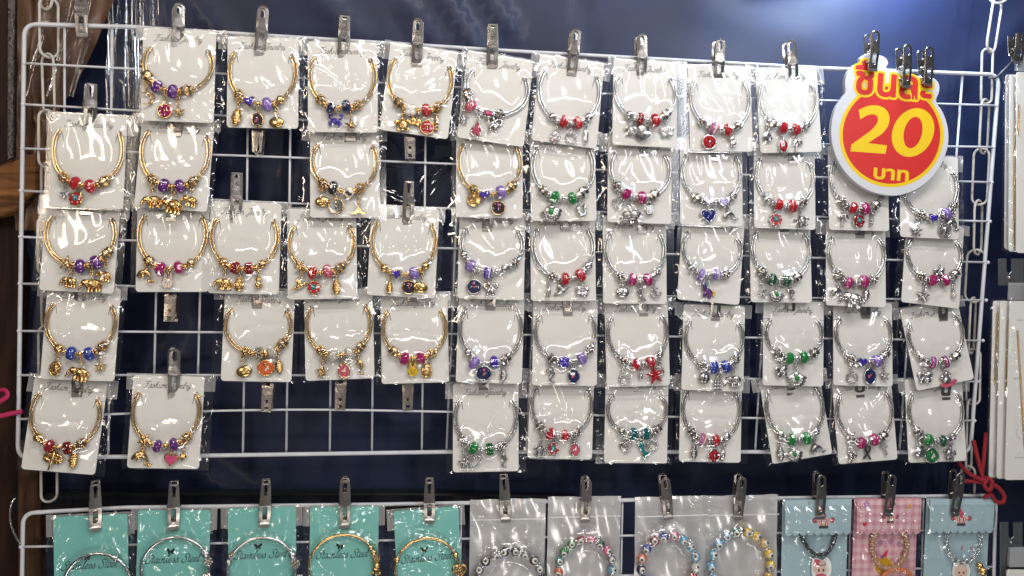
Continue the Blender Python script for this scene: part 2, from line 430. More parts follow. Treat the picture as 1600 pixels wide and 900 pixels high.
def wood(name, c, sc):
    m = mat(name, c, 0.6, spec=0.2, bump=0.25, bscale=120)
    nt = m.node_tree; b = nt.nodes['Principled BSDF']; tc = nt.nodes.new('ShaderNodeTexCoord'); mp = nt.nodes.new('ShaderNodeMapping')
    mp.inputs['Scale'].default_value = sc
    n = nt.nodes.new('ShaderNodeTexNoise'); n.inputs['Scale'].default_value = 8; n.inputs['Detail'].default_value = 8; n.inputs['Distortion'].default_value = 1.2
    r = nt.nodes.new('ShaderNodeValToRGB'); r.color_ramp.elements[0].position = .35; r.color_ramp.elements[1].position = .68
    r.color_ramp.elements[0].color = (*[k * .35 for k in c], 1); r.color_ramp.elements[1].color = (*[k * 1.5 for k in c], 1)
    nt.links.new(tc.outputs['Object'], mp.inputs[0]); nt.links.new(mp.outputs[0], n.inputs['Vector']); nt.links.new(n.outputs[0], r.inputs[0]); nt.links.new(r.outputs[0], b.inputs['Base Color'])
    return m
def slab(name, q, dep, th, m, label, cat, bev=0.002):
    """board with the given front outline (places on the plane y=-dep), th metres thick behind it"""
    pts = [P(x, y, dep) for x, y in q]; c = sum(pts, Vector()) / len(pts)
    mb = MB(); mb.prism([(p.x - c.x, p.z - c.z) for p in pts], -th, 0, bev=bev)
    M = basis(c, Vector((1, 0, 0)), Vector((0, 0, 1)), Vector((0, -1, 0)))
    return link(name, mb.mesh(name, [m]), None, M, label, cat)
DW = wood('dark_timber', (0.030, 0.012, 0.007), (6, 1, 1))
OW = wood('orange_timber', (0.17, 0.072, 0.024), (1, 9, 1))
slab('timber_post', [(-60, -60), (30, -60), (30, 960), (-60, 960)], -0.045, .05, DW, 'dark brown timber post at the far left edge', 'post')
slab('timber_board', [(-60, 270), (-8, 262), (14, 252), (34, 243), (58, 238), (74, 226), (76, 262), (71, 292), (52, 300), (30, 327), (6, 336), (-60, 348)], -0.018, .02, OW, 'orange brown timber board crossing behind the left rack side', 'board')
GLM = mat('glitter_trim', (0.075, 0.068, 0.066), 0.30, metal=0.8, var=0.9, vscale=420, bump=1.0, bscale=420)
slab('glitter_strip', [(11, -60), (23, -60), (21, 246), (10, 250)], -0.012, .006, GLM, 'narrow silver glitter strip down the left post', 'trim strip', .001)
slab('timber_rail', [(20, 771), (640, 770), (900, 776), (900, 800), (20, 800)], -0.030, .015, mat('black_rail', (.006, .007, .011), .35), 'dark horizontal rail behind the gap between the two racks', 'rail')
slab('timber_upright', [(26, 690), (62, 690), (62, 960), (26, 960)], -0.022, .012, wood('brown_timber', (0.07, 0.035, 0.018), (8, 1, 1)), 'brown timber upright behind the lower left rack corner', 'post')

# ------------------------------------------------------------------ wire racks
def rack(corners, hl, vxs_top, vxs_bot, label, topmid=(), botmid=()):
    root = link('wire_rack', None, None, T(*P(*corners[0])), label, 'wire rack', 'white wire racks')
    o = P(*corners[0])
    tl, tr, br, bl = [P(*c) for c in corners]
    def arc(c, a, b, r=.012):
        pa = c + (a - c).normalized() * r; pb = c + (b - c).normalized() * r
        return [pa * (1 - t) ** 2 + c * 2 * t * (1 - t) + pb * t * t for t in [i / 6 for i in range(7)]]
    loop = arc(tl, bl, tr) + [P(*q) for q in topmid] + arc(tr, tl, br) + arc(br, tr, bl) + [P(*q) for q in botmid] + arc(bl, br, tl)
    mb = MB(); mb.tube([p - o for p in loop], .0020, 0, 10, True)
    link('rack_frame', mb.mesh('rack_frame', [WIRE]), root)
    top = [P(*corners[0])] + [P(*q) for q in topmid] + [P(*corners[1])]
    bot = [P(*corners[3])] + [P(*q) for q in reversed(botmid)] + [P(*corners[2])]
    def onp(poly, x):
        for a, b in zip(poly, poly[1:]):
            if a.x <= x <= b.x: return a.lerp(b, (x - a.x) / (b.x - a.x))
        return poly[-1]
    for pts in hl:
        mb = MB(); p3 = [P(*q) for q in pts]
        mb.tube([Vector(p) - o + Vector((0, -.0008, 0)) for p in (crom(p3, 6) if len(p3) > 2 else p3)], .00110, 0, 8)
        mb.sphere(p3[0] - o + Vector((0, -.0008, 0)), .0019, 0, 8, 5); mb.sphere(p3[-1] - o + Vector((0, -.0008, 0)), .0019, 0, 8, 5)
        link('horizontal_wire', mb.mesh('horizontal_wire', [WIRE]), root)
    for xt, xb in zip(vxs_top, vxs_bot):
        a, b = onp(top, xt), onp(bot, xb)
        mb = MB(); mb.tube([a - o + Vector((0, .0016, 0)), b - o + Vector((0, .0016, 0))], .00110, 0, 8)
        link('vertical_wire', mb.mesh('vertical_wire', [WIRE]), root)
HL = [[(38, 99), (340, 115), (705, 136), (960, 147), (1210, 155), (1556, 165)], [(36, 163), (300, 178), (800, 204), (1240, 224), (1552, 230)],
      [(35, 232), (420, 245), (700, 256), (1060, 270), (1549, 285)], [(33, 298), (460, 318), (680, 325), (1240, 338), (1546, 346)],
      [(32, 370), (180, 375), (820, 391), (1543, 410)], [(31, 443), (800, 459), (1540, 469)], [(30, 517), (470, 520), (820, 523), (1535, 532)],
      [(30, 586), (480, 586), (940, 589), (1529, 596)], [(29, 655), (172, 647), (440, 640), (690, 643), (1050, 651), (1522, 657)]]
xs = [P(38, 37).x + (P(1561, 117).x - P(38, 37).x) * i / 24 for i in range(1, 24)]
xb = [P(28, 716).x + (P(1516, 707).x - P(28, 716).x) * i / 24 for i in range(1, 24)]
for i, px in ((0, 100), (1, 174)): xs[i] = P(px, 38).x
for i, (pt, pb) in {4: (389, 379), 5: (455, 447), 6: (522, 515), 7: (587, 581), 8: (667, 659)}.items():
    xs[i] = P(pt, 60).x; xb[i] = P(pb, 708).x
rack([(38, 37), (1561, 117), (1516, 707), (28, 716)], HL, xs, xb, 'upper white wire grid rack filled with white bracelet cards',
     [(200, 42), (800, 80), (1290, 107)], [(1190, 706), (700, 706), (380, 711), (160, 714)])
HL2 = [[(33, 854), (300, 849), (500, 846), (690, 842), (1000, 836), (1553, 826)], [(33, 920), (1000, 898), (1552, 885)], [(33, 985), (1552, 950)]]
q0, q1, q2, q3 = (36, 801), (1556, 774), (1550, 1010), (32, 1050)
xs = [P(*q0).x + (P(*q1).x - P(*q0).x) * i / 24 for i in range(1, 24)]
xb = [P(*q3).x + (P(*q2).x - P(*q3).x) * i / 24 for i in range(1, 24)]
rack([q0, q1, q2, q3], HL2, xs, xb, 'lower white wire grid rack holding teal, frosted and cartoon cards', [(200, 793), (600, 788), (1000, 781)], [])

def chain(pts, label, dep):
    """links through the listed (top, bottom, half width) picks, alternately face on and edge on"""
    root = link('hanging_chain', None, None, T(*P(pts[0][0], pts[0][1], dep)), label, 'chain', 'chains that hang the upper rack')
    o = P(pts[0][0], pts[0][1], dep)
    for i, (x0, y0, x1, y1, hw) in enumerate(pts):
        a, b = P(x0, y0, dep), P(x1, y1, dep); ax = (b - a); L = ax.length; ax.normalize()
        w = hw * mpp(x0, y0); side = Vector((ax.z, 0, -ax.x)); side = (side * math.cos(.5 * (i % 2) + .1) + Vector((0, -1, 0)) * math.sin(.9 * (i % 2 * 2 - 1) * .6)).normalized()
        lp = []
        for k in range(9):
            q = PI * k / 8; lp.append(a + ax * (w - w * math.sin(q)) - side * w * math.cos(q))
        for k in range(9):
            q = PI * k / 8; lp.append(b - ax * (w - w * math.sin(q)) + side * w * math.cos(q))
        mb = MB(); mb.tube([p - o for p in lp], .0013, 0, 8, True)
        link('chain_link', mb.mesh('chain_link', [CHAIN]), root)
chain([(74, -75, 72, 15, 13), (76, -4, 77, 90, 14), (74, 84, 77, 180, 13), (74, 172, 74, 262, 13), (73, 254, 73, 345, 12), (72, 338, 73, 430, 13), (72, 422, 74, 515, 12),
       (74, 508, 74, 600, 13), (74, 592, 76, 690, 12), (76, 682, 77, 784, 12)], 'pale plastic chain hanging at the left side of the upper rack', -.006)
chain([(1564, -70, 1560, 5, 13), (1560, -3, 1547, 82, 15), (1543, 76, 1541, 162, 7), (1540, 155, 1536, 240, 14), (1534, 232, 1530, 320, 10), (1529, 313, 1527, 398, 13), (1526, 390, 1521, 472, 12),
       (1521, 465, 1517, 552, 9), (1521, 545, 1520, 632, 9), (1516, 624, 1513, 735, 9), (1513, 728, 1511, 790, 9)], 'pale plastic chain hanging at the right side of the upper rack', -.006)

# ------------------------------------------------------------------ metal clips
def bend(mb, prof):
    ys = [p[0] for p in prof]; zs = [p[1] for p in prof]
    mb.v = [(x, y, z + float(np.interp(y, ys, zs))) for x, y, z in mb.v]
def cutcurve(me, ys):
    bm = bmesh.new(); bm.from_mesh(me)
    for y in ys: bmesh.ops.bisect_plane(bm, geom=bm.verts[:] + bm.edges[:] + bm.faces[:], plane_co=(0, y, 0), plane_no=(0, 1, 0))
    return bm
def plate(name, out, holes, prof, th, m, bev):
    mb = MB(); mb.prism(out, -th, 0, 0, holes, bev=bev)
    me = mb.mesh(name, [m]); bm = cutcurve(me, [2, 5, 8, 11, 14, 17, 20, 23, 27, 31, 35, 39])
    ys = [p[0] for p in prof]; zs = [p[1] for p in prof]
    for v in bm.verts: v.co.z += float(np.interp(v.co.y, ys, zs)) - 0.25 * (v.co.x / 5) ** 2
    for v in bm.verts: v.co *= .001
    bm.to_mesh(me); bm.free(); return me
def slot(cx, cy, hw, hl): return rrect(cx - hw, cy - hl, cx + hw, cy + hl, hw * .98, 4)
FP = [(0, 1.2), (6, 1.9), (14, 3.2), (20, 4.0), (27, 3.9), (43, 4.6)]
RP = [(0, -1.2), (8, -1.8), (12, -6.0), (20, -6.8), (43, -8.5)]
outA = [(-5.0, 0), (5.0, 0), (5.3, 20)] + [(5.1 * math.cos(a), 38.6 + 5.2 * math.sin(a)) for a in [PI * i / 10 for i in range(11)]] + [(-5.3, 20)]
outB = [(-5.3, 0), (5.3, 0), (5.6, 18), (4.5, 42.2), (3.7, 43.4), (-3.7, 43.4), (-4.5, 42.2), (-5.6, 18)]
outC = [(-5.4, 0), (5.4, 0), (5.6, 20), (4.9, 43.5), (-4.9, 43.5), (-5.6, 20)]
hA = [slot(0, 36.6, 1.9, 4.6), slot(0, 11.6, 2.0, 6.6)]
hB = [[(-1.0, 30.5), (1.0, 30.5), (2.0, 40), (1.2, 41.6), (-1.2, 41.6), (-2.0, 40)], slot(0, 12, 2.1, 7.0)]
hC = [[(-1.7, 38.6), (1.7, 38.6), (1.7, 41.8), (-1.7, 41.8)], [(0, 35.6), (1.5, 33.0), (.9, 31.7), (0, 32.2), (-.9, 31.7), (-1.5, 33.0)], slot(0, 12, 2.0, 6.5)]
CM = {}
for k, (o_, h_) in {'A': (outA, hA), 'B': (outB, hB), 'C': (outC, hC)}.items():
    f = plate('front_plate', o_, h_, FP, .55, STEEL, .22)
    r = plate('rear_plate', [(x * .92, y) for x, y in o_], [[(x * .95, y) for x, y in h_[0]]], RP, .55, STEEL, .2)
    CM[k] = (f, r)
mb = MB(); mb.prism([(-4.6, -3.0), (4.6, -3.0), (4.8, .4), (-4.8, .4)], .5, 1.6, bev=.25); LIPM = mb.mesh('jaw_lip', [LIP], .001)
mb = MB(); mb.tube([(-6.4, 20, -1.5), (6.4, 20, -1.5)], .75, 0, 8)
mb.tube([(math.cos(t) * 2.6 * .6, 20 + 2.6 * math.sin(t), -1.5 + 2.6 * math.cos(t)) if False else (-3.6 + 7.2 * t / (6 * PI), 20 + 2.0 * math.sin(t), -1.5 + 2.0 * math.cos(t)) for t in [6 * PI * i / 48 for i in range(49)]], .45, 0, 5)
SPRM = mb.mesh('spring_pin', [STEEL], .001)
CLIPG = 'steel clips along the racks'
def clip(tip, top, dep, var, label, yaw=0.0, flip=False, lean=0.0):
    """tip: jaw end, top: handle end (both as seen on the wall), dep: metres in front of the rack"""
    a = P(*tip, dep); b = P(*top, dep); u = (b - a).normalized(); n = Vector((0, -1, 0))
    n = (n - u * n.dot(u)).normalized(); r = u.cross(n)
    M = basis(a, r, u, n) @ Matrix.Rotation(yaw, 4, 'Y') @ Matrix.Rotation(lean, 4, 'X')
    s = (b - a).length / .0445
    M = M @ Matrix.Diagonal((1.0, s, 1.0, 1))
    root = link('metal_clip', None, None, M, label, 'clip', CLIPG)
    f, re = CM[var]
    link('front_plate', f, root); link('rear_plate', re, root); link('jaw_lip', LIPM, root); link('spring_pin', SPRM, root)

# ------------------------------------------------------------------ beads and charms (millimetres; charms hang from 0,0 downwards)
CACHE = {}
def bead_mesh(kind, c, metal):
    key = ('b', kind, c, metal)
    if key in CACHE: return CACHE[key]
    r = random.Random(hash(kind + str(c)) & 255); mb = MB(); mm = [metal]
    if kind == 'glass':
        mm += [glassm(c)]
        mb.lathe([(-4.3, 1.6), (-4.3, 2.6), (-3.7, 2.7)], 0, 14, zs=.75); mb.lathe([(3.7, 2.7), (4.3, 2.6), (4.3, 1.6)], 0, 14, zs=.75)
        mb.lathe([(-3.8, 2.2), (-3.6, 3.6), (-2.9, 4.9), (-1.7, 5.7), (0, 6.0), (1.7, 5.7), (2.9, 4.9), (3.6, 3.6), (3.8, 2.2)], 1, 18, zs=.74)
    elif kind == 'facet':
        mm += [glassm(c)]
        mb.lathe([(-4.1, 1.6), (-4.1, 2.6), (-3.5, 2.7)], 0, 12, zs=.75); mb.lathe([(3.5, 2.7), (4.1, 2.6), (4.1, 1.6)], 0, 12, zs=.75)
        mb.lathe([(-3.6, 2.6), (-2.4, 4.9), (0, 5.9), (2.4, 4.9), (3.6, 2.6)], 1, 10, smooth=False, zs=.74, jit=1)
    elif kind == 'pave':
        mm += [glit(c)]
        mb.lathe([(-4.0, 2.2), (-3.2, 3.6), (-2.6, 4.3)], 0, 12, zs=.75); mb.lathe([(2.6, 4.3), (3.2, 3.6), (4.0, 2.2)], 0, 12, zs=.75)
        for i, x in enumerate((-1.9, 0, 1.9)):
            for j in range(10):
                q = 2 * PI * (j + .5 * (i % 2)) / 10; R = 4.1 if x else 4.5
                mb.sphere((x, R * math.cos(q), R * .75 * math.sin(q)), 1.15, 1, 6, 4, False)
    elif kind == 'stripe':
        mm += [enam(c), enam('lilac'), enam('white')]
        pr = [(-4.0, 2.4), (-3.3, 4.3), (-2.0, 5.4), (-.7, 5.8), (.7, 5.8), (2.0, 5.4), (3.3, 4.3), (4.0, 2.4)]
        mb.lathe(pr, 1, 16, zs=.74, mis=[0, 1, 2, 1, 3, 1, 0])
    elif kind == 'heart':
        mm += [enam(c)]
        h = [(x, y * 1.0) for x, y in heart_pts(5.4)]
        mb.prism(h, -2.4, 1.6, 0, bev=.5, smooth=False); mb.prism([(x * .82, y * .82 + .1) for x, y in h], 1.5, 2.3, 1, bev=.6)
    elif kind == 'clover':
        mm += [enam(c)]
        for q in range(4):
            mb.sphere((2.7 * math.cos(PI / 4 + q * PI / 2), 2.7 * math.sin(PI / 4 + q * PI / 2), 0), (2.9, 2.9, 2.0), 1, 10, 6)
        mb.sphere((0, 0, 0), (2.6, 2.6, 2.4), 1, 8, 5)
        for q in range(4): mb.ring((2.7 * math.cos(PI / 4 + q * PI / 2), 2.7 * math.sin(PI / 4 + q * PI / 2), -.4), 2.9, .4, 0, 14, 5)
    elif kind == 'yin':
        mm += [enam('white'), enam('black')]
        mb.lathe([(-1.8, 4.6), (.8, 4.6), (1.0, 4.2)], 0, 18, axis='z'); mb.lathe([(.8, 4.1), (1.5, 3.6)], 1, 18, axis='z')
        mb.prism(crom([(-3.2, .6), (-.4, 2.0), (1.0, .2), (3.0, -.6), (1.4, -2.6), (-.8, -1.6), (-1.8, -.6)], 4, True), 1.4, 2.0, 2)
    elif kind == 'cube':
        mm += [enam(c)]; mb.prism(rrect(-3.6, -3.6, 3.6, 3.6, .8), -3, 3, 0, bev=.6); mb.prism(rrect(-2.2, -2.2, 2.2, 2.2, .6), 2.9, 3.3, 1)
    elif kind == 'jewel':
        mm += [glit(c)]; mb.sphere((0, 0, 0), (5.2, 3.8, 2.6), 0, 14, 8); mb.sphere((0, 0, 1.2), (3.9, 2.7, 2.2), 1, 8, 5, False)
    elif kind == 'barrel':
        mm += [TARN_SHADE]; mb.lathe([(-4, 2.2), (-4, 3.4), (-3.2, 3.8), (-2.9, 3.2), (-1.6, 3.2), (-1.3, 4), (1.3, 4), (1.6, 3.2), (2.9, 3.2), (3.2, 3.8), (4, 3.4), (4, 2.2)], 0, 14, zs=.85, smooth=False, mis=[0, 0, 1, 1, 1, 0, 1, 1, 1, 0, 0])
        for j in range(9):
            q = 2 * PI * j / 9; mb.sphere((0, 4 * math.cos(q), 3.4 * math.sin(q)), (1.0, .9, .9), 0, 6, 4)
    elif kind == 'rosette':
        for i in range(26):
            z = -1 + 2 * (i + .5) / 26; q = i * 2.4; R = math.sqrt(1 - z * z)
            mb.sphere((3.6 * R * math.cos(q), 3.6 * R * math.sin(q), 3.0 * z), r.uniform(.95, 1.35), 0, 6, 4, i % 2 == 0)
        mm += [TARN_SHADE]; mb.sphere((0, 0, 0), 3.7, 1, 10, 7)
    elif kind == 'ball':
        mb.sphere((0, 0, 0), (3.6, 3.9, 3.3), 0, 14, 9); mb.ring((0, 0, 0), 3.7, .5, 0, 14, 5, 'x', .86)
    elif kind == 'star':
        for j in range(5):
            q = PI / 2 + 2 * PI * j / 5; mb.tube([(0, 0, 1.4), (5.8 * math.cos(q), 5.8 * math.sin(q), 1.2)], [1.9, .5], 0, 7)
        mb.sphere((0, 0, .8), (2.6, 2.6, 2.4), 0, 10, 6)
    elif kind == 'spacer':
        mb.lathe([(-1.5, 1.2), (-1.5, 2.3), (-.8, 2.7), (.8, 2.7), (1.5, 2.3), (1.5, 1.2)], 0, 12, zs=.85)
        mb.ring((0, -2.9, 0), 1.3, .45, 0, 10, 5, 'x')
    me = mb.mesh({'glass': 'glass_bead', 'facet': 'faceted_bead', 'pave': 'pave_bead', 'stripe': 'striped_bead'}.get(kind, kind + '_bead'), mm, .001)
    CACHE[key] = me; return me
def heart_pts(h, n=28):
    o = []
    for i in range(n):
        t = 2 * PI * i / n
        o.append((16 * math.sin(t) ** 3 / 17 * h, (13 * math.cos(t) - 5 * math.cos(2 * t) - 2 * math.cos(3 * t) - math.cos(4 * t) + 2.5) / 17 * h))
    return o
def charm_mesh(kind, metal, c):
    key = ('c', kind, c, metal.name)
    if key in CACHE: return CACHE[key]
    mb = MB(); mm = [metal]; r = random.Random(len(kind) * 7 + 3)
    if c: mm.append(glit(c[1:]) if c[0] == '*' else enam(c))
    k = 1 if c else 0
    if kind == 'starfish':
        pts = []
        for i in range(10):
            q = PI / 2 + PI * i / 5; R = 7.0 if i % 2 == 0 else 2.7
            pts.append((R * math.cos(q), R * math.sin(q) - 7))
        V = [(0, -7, 2.6), (0, -7, -.8)] + [(x, y, .4) for x, y in pts] + [(x, y, -.5) for x, y in pts]
        F = [(0, 2 + i, 2 + (i + 1) % 10) for i in range(10)] + [(1, 12 + (i + 1) % 10, 12 + i) for i in range(10)] + [(2 + i, 12 + i, 12 + (i + 1) % 10, 2 + (i + 1) % 10) for i in range(10)]
        mb.add(V, F, k, False)
        for i in range(0, 10, 2): mb.tube([(0, -7, 2.5), (pts[i][0] * .85, -7 + (pts[i][1] + 7) * .85, .9)], [.8, .35], k, 6)
    elif kind in ('medallion', 'oval'):
        sx = 1.0 if kind == 'medallion' else .78
        mb.prism(ellipse(0, -7.4, 7.2 * sx, 7.2, 26), -.9, .7, 0, bev=.3)
        mb.ring((0, -7.4, .6), 6.8, .7, 0, 26, 6) if sx == 1 else mb.tube([(x, y, .6) for x, y in ellipse(0, -7.4, 5.4, 6.9, 26)], .65, 0, 6, True)
        mm.append(enam('dark') if c in ('navy', 'dark', 'black') else enam('white')); mm.append(enam('pink') if c in ('dark', 'navy', 'purple') else metal)
        if c:
            mb.prism(ellipse(0, -7.4, 6.2 * sx, 6.2, 24), .5, 1.0, 1)
            for i in range(5):
                q = r.uniform(0, 6.28); d = r.uniform(0.5, 3.6); mb.sphere((d * math.cos(q) * sx, -7.4 + d * math.sin(q), 1.0), (r.uniform(.8, 1.9), r.uniform(.6, 1.6), .5), 2 + i % 2, 8, 5, rot=Matrix.Rotation(q, 3, 'Z'))
        else:
            mb.sphere((0, -7.4, .5), (3.6 * sx, 4, 1.4), 0, 10, 6); mb.sphere((0.6, -6.2, 1.2), (1.4, 1.8, 1.0), 0, 8, 5)
            for i in range(9): q = 2 * PI * i / 9; mb.sphere((5 * sx * math.cos(q), -7.4 + 5 * math.sin(q), .8), .8, 0, 6, 4)
    elif kind == 'flower':
        pts = []
        for i in range(40):
            q = 2 * PI * i / 40; R = 6.8 + .7 * math.cos(8 * q); pts.append((R * math.cos(q), R * math.sin(q) - 7.2))
        mb.prism(pts, -1, 1.0, 0, bev=.35); mb.prism([(x * .86, (y + 7.2) * .86 - 7.2) for x, y in pts], .9, 1.4, 1)
        mm += [enam('teal'), enam('white')]
        for i in range(4): q = PI / 4 + PI * i / 2; mb.sphere((1.7 * math.cos(q), -6.4 + 1.7 * math.sin(q), 1.5), (1.6, 1.6, .6), 2, 8, 5)
        for q in (.4, 2.2, 3.9, 5.3): mb.sphere((4.4 * math.cos(q), -7.2 + 4.4 * math.sin(q), 1.4), (.9, .7, .4), 3, 6, 4)
        mb.sphere((0, -6.4, 1.9), (.8, .8, .5), 3, 6, 4)
    elif kind == 'disc':
        mb.lathe([(-.8, 6.4), (.6, 6.4), (.9, 6.0), (.5, 5.4), (.5, 0.3)], 0, 24, axis='z', c=(0, -7, 0))
        for i in range(3): mb.prism(rrect(-3.4, -6.0 - i * 2.2, 3.4, -5.0 - i * 2.2, .3, 2), .4, .95, 0)
    elif kind == 'elephant':
        mb.sphere((1, -6.2, 0), (5.4, 4.0, 2.6), k, 14, 9); mb.sphere((-4.6, -5.2, .3), (2.9, 2.9, 2.3), k, 12, 8)
        mb.sphere((-3.2, -5.4, 2.0), (1.9, 2.6, .7), k, 10, 6)
        mb.tube([(-6.8, -5.6, .3), (-8.0, -7.6, .3), (-8.2, -9.6, .3), (-9.4, -10.4, .3)], [1.3, 1.0, .8, .6], k, 8)
        for x, z in ((-2.2, 1.0), (-.2, -.8), (3.2, 1.0), (5.0, -.8)): mb.tube([(x, -8.0, z), (x, -11.8, z), (x, -12.2, z)], [1.5, 1.25, 1.5], k, 8)
        mb.tube([(6.2, -5, 0), (7.4, -7, 0), (7.2, -8.6, 0)], [.5, .4, .5], k, 6)
        for i in range(7): mb.sphere((r.uniform(-2, 5), r.uniform(-8, -3.5), 2.3), .7, 0, 6, 4)
    elif kind == 'shell':
        for i in range(6):
            R = (1.6, 2.8, 3.7, 3.9, 3.2, 2.0)[i]; mb.ring((.25 * (-1) ** i, -3 - i * 2.2, 0), R * .72, 1.25 + R * .12, k, 14, 7, 'y', .55)
            mb.sphere((0, -3 - i * 2.2, 0), (R, 1.6, R * .7), k, 12, 6)
        mb.tube([(0, -14, 0), (.3, -17.5, 0)], [1.5, .3], k, 7)
    elif kind == 'fan':
        n = 9
        for i in range(n):
            q = math.radians(200 + 140 * i / (n - 1)); mb.tube([(0, -3, 1.1), (4.5 * math.cos(q), -3 + 6 * math.sin(q), 1.4), (7.4 * math.cos(q), -3 + 10 * math.sin(q), .3)], [.7, 1.25, 1.3], 0, 7)
        mb.sphere((0, -6.5, -.2), (5.6, 4.6, 1.0), 0, 14, 6); mb.sphere((0, -3, .6), (3.2, 1.3, 1.2), 0, 10, 6)
        if c: mb.sphere((0, -6.2, 1.3), (2.6, 3.3, 1.5), 1, 12, 7)
    elif kind == 'clam':
        mb.sphere((0, -6.4, 0), (6.4, 4.8, 2.2), 0, 18, 10)
        for i in range(7): q = -.9 + 1.8 * i / 6; mb.tube([(0, -2.4, 1.3), (4.0 * math.sin(q), -6.4, 2.1 - .2 * abs(q)), (5.9 * math.sin(q), -9.6 + abs(q), .8)], .3, 0, 5)
    elif kind == 'heart':
        h = [(x, y - 6.6) for x, y in heart_pts(7.4)]
        if c and c[0] != '*': mb.prism(h, -1.2, 1.0, 0, bev=.4); mb.prism([(x * .8, (y + 6.6) * .8 - 6.5) for x, y in h], .9, 1.7, 1, bev=.5)
        elif c:
            mb.prism(h, -1.2, .6, 1, bev=.3); mb.tube([(x, y, .3) for x, y in h], .7, 0, 6, True)
            for i in range(-4, 5):
                for j in range(-4, 5):
                    x, y = i * 1.5 + .75 * (j % 2), j * 1.35 + .3
                    if (x / 5.6) ** 2 + ((y - .45 * abs(x)) / 5.0) ** 2 < 1: mb.sphere((x, y - 6.4, .7), .85, 1 if (i * 7 + j * 3) % 5 else 0, 6, 4, False)
        else:
            mb.tube([(x, y, 0) for x, y in h], 1.0, 0, 7, True)
            mb.prism([(x * .62, (y + 6.6) * .62 - 6.5) for x, y in h], -.5, 1.0, 0, bev=.6)
    elif kind == 'openheart':
        h = [(x, y - 6.6) for x, y in heart_pts(7.0, 22)]
        mb.tube([(x, y, 0) for x, y in h], .8, 0, 6, True)
        for x, y in h: mb.sphere((x, y, .6), 1.0, 0, 6, 4)
    elif kind == 'turtle':
        mb.sphere((0, -7, 0), (4.0, 4.8, 2.2), k, 14, 8); mb.sphere((0, -1.8, 0), (1.7, 2.0, 1.4), 0, 10, 6)
        for sx in (-1, 1):
            mb.sphere((sx * 4.9, -4.4, 0), (3.2, 1.5, .8), 0, 8, 5, rot=Matrix.Rotation(-sx * .7, 3, 'Z')); mb.sphere((sx * 3.8, -10.8, 0), (2.3, 1.2, .8), 0, 8, 5, rot=Matrix.Rotation(sx * .8, 3, 'Z'))
        for i in range(6): q = PI * i / 3; mb.sphere((2.1 * math.cos(q), -7 + 2.6 * math.sin(q), 1.8), (.9, 1, .6), 0, 6, 4)
        mb.sphere((0, -7, 2.2), .9, 0, 6, 4)
    elif kind == 'crab':
        mb.sphere((0, -6.5, 0), (4.6, 3.4, 2.0), k, 14, 8)
        for sx in (-1, 1):
            mb.tube([(sx * 3.4, -5, 0), (sx * 6.4, -3.2, 0), (sx * 6.2, -.8, 0)], [1.0, .9, 1.0], k, 7); mb.sphere((sx * 5.6, -.6, 0), (1.9, 1.5, 1), k, 8, 5)
            for j in range(3): mb.tube([(sx * 3.4, -7 - j, 0), (sx * (6.6 - j), -8 - j * 1.7, 0), (sx * (6.2 - j * 1.2), -10.4 - j * 1.2, 0)], [.8, .6, .3], k, 6)
            mb.sphere((sx * 1.5, -3.4, 1), .8, 0, 6, 4)
    elif kind == 'tail':
        o = crom([(0, 0), (1.1, -4), (2.0, -8), (4.4, -10.4), (7.6, -11.6), (7.0, -13.4), (3.4, -13.2), (0, -11.6), (-3.4, -13.2), (-7.0, -13.4), (-7.6, -11.6), (-4.4, -10.4), (-2.0, -8), (-1.1, -4)], 4, True)
        mb.prism(o, -.8, 1.1, k, bev=.5, smooth=False); mb.tube([(0, -1, .8), (0, -6, 1.0), (0, -10.5, .9)], [.6, .9, .3], k, 7)
    elif kind == 'mermaid':
        o = crom([(-4, 0), (0, -1.2), (3, 0), (3.0, -5), (2.6, -10), (4.0, -13.5), (8.6, -14.8), (5.4, -17.6), (2.2, -18), (0.6, -21.5), (-1.4, -17.5), (-.4, -14.2), (-2.6, -9), (-4.2, -4)], 4, True)
        mb.prism(o, -.9, 1.1, 0, bev=.3); mb.prism([(x * .84 + .05, (y + 9) * .9 - 9) for x, y in o], 1.0, 1.6, 1, bev=.3)
    elif kind == 'seahorse':
        mb.tube(crom([(-3.6, -3.4, 0), (-1.2, -3.0, 0), (.4, -1.4, 0), (1.6, -3.6, 0), (2.0, -6.6, 0), (0, -9.6, 0), (-.4, -12, 0), (1.6, -14.4, 0), (3.0, -13.6, 0), (2.4, -12.2, 0)], 4), [.6, .7, .9, 1.3, 1.4, 1.5, 1.5, 1.6, 1.7, 1.9, 2.0, 2.1, 2.1, 2.0, 1.9, 1.8, 1.6, 1.5, 1.4, 1.3, 1.2, 1.1, 1.0, .9, .9, .8, .8, .7, .7, .7, .6, .6, .6, .5, .5, .5, .5][:37], k, 8)
        mb.sphere((3.2, -6.4, 0), (1.8, 1.5, .6), k, 8, 5)
    elif kind == 'dolphin':
        mb.tube(crom([(-6, -8.6, 0), (-3.8, -5.6, 0), (-.4, -3.6, 0), (3.4, -5.2, 0), (5.6, -9.0, 0)], 5), [.4, .9, 1.4, 1.7, 2.0, 2.3, 2.5, 2.6, 2.6, 2.6, 2.5, 2.4, 2.2, 2.0, 1.7, 1.4, 1.2, 1.0, .9, .7, .6], k, 9)
        mb.sphere((.4, -1.4, 0), (1.2, 2.2, .6), k, 8, 5, rot=Matrix.Rotation(-.5, 3, 'Z')); mb.sphere((-1.2, -7.2, .8), (1.0, 2.2, .6), k, 8, 5, rot=Matrix.Rotation(-.6, 3, 'Z'))
        for sx in (-1, 1): mb.sphere((5.8 + sx * 1.5, -10.2, 0), (2.2, 1.0, .6), k, 8, 5, rot=Matrix.Rotation(sx * .6, 3, 'Z'))
    elif kind == 'palm':
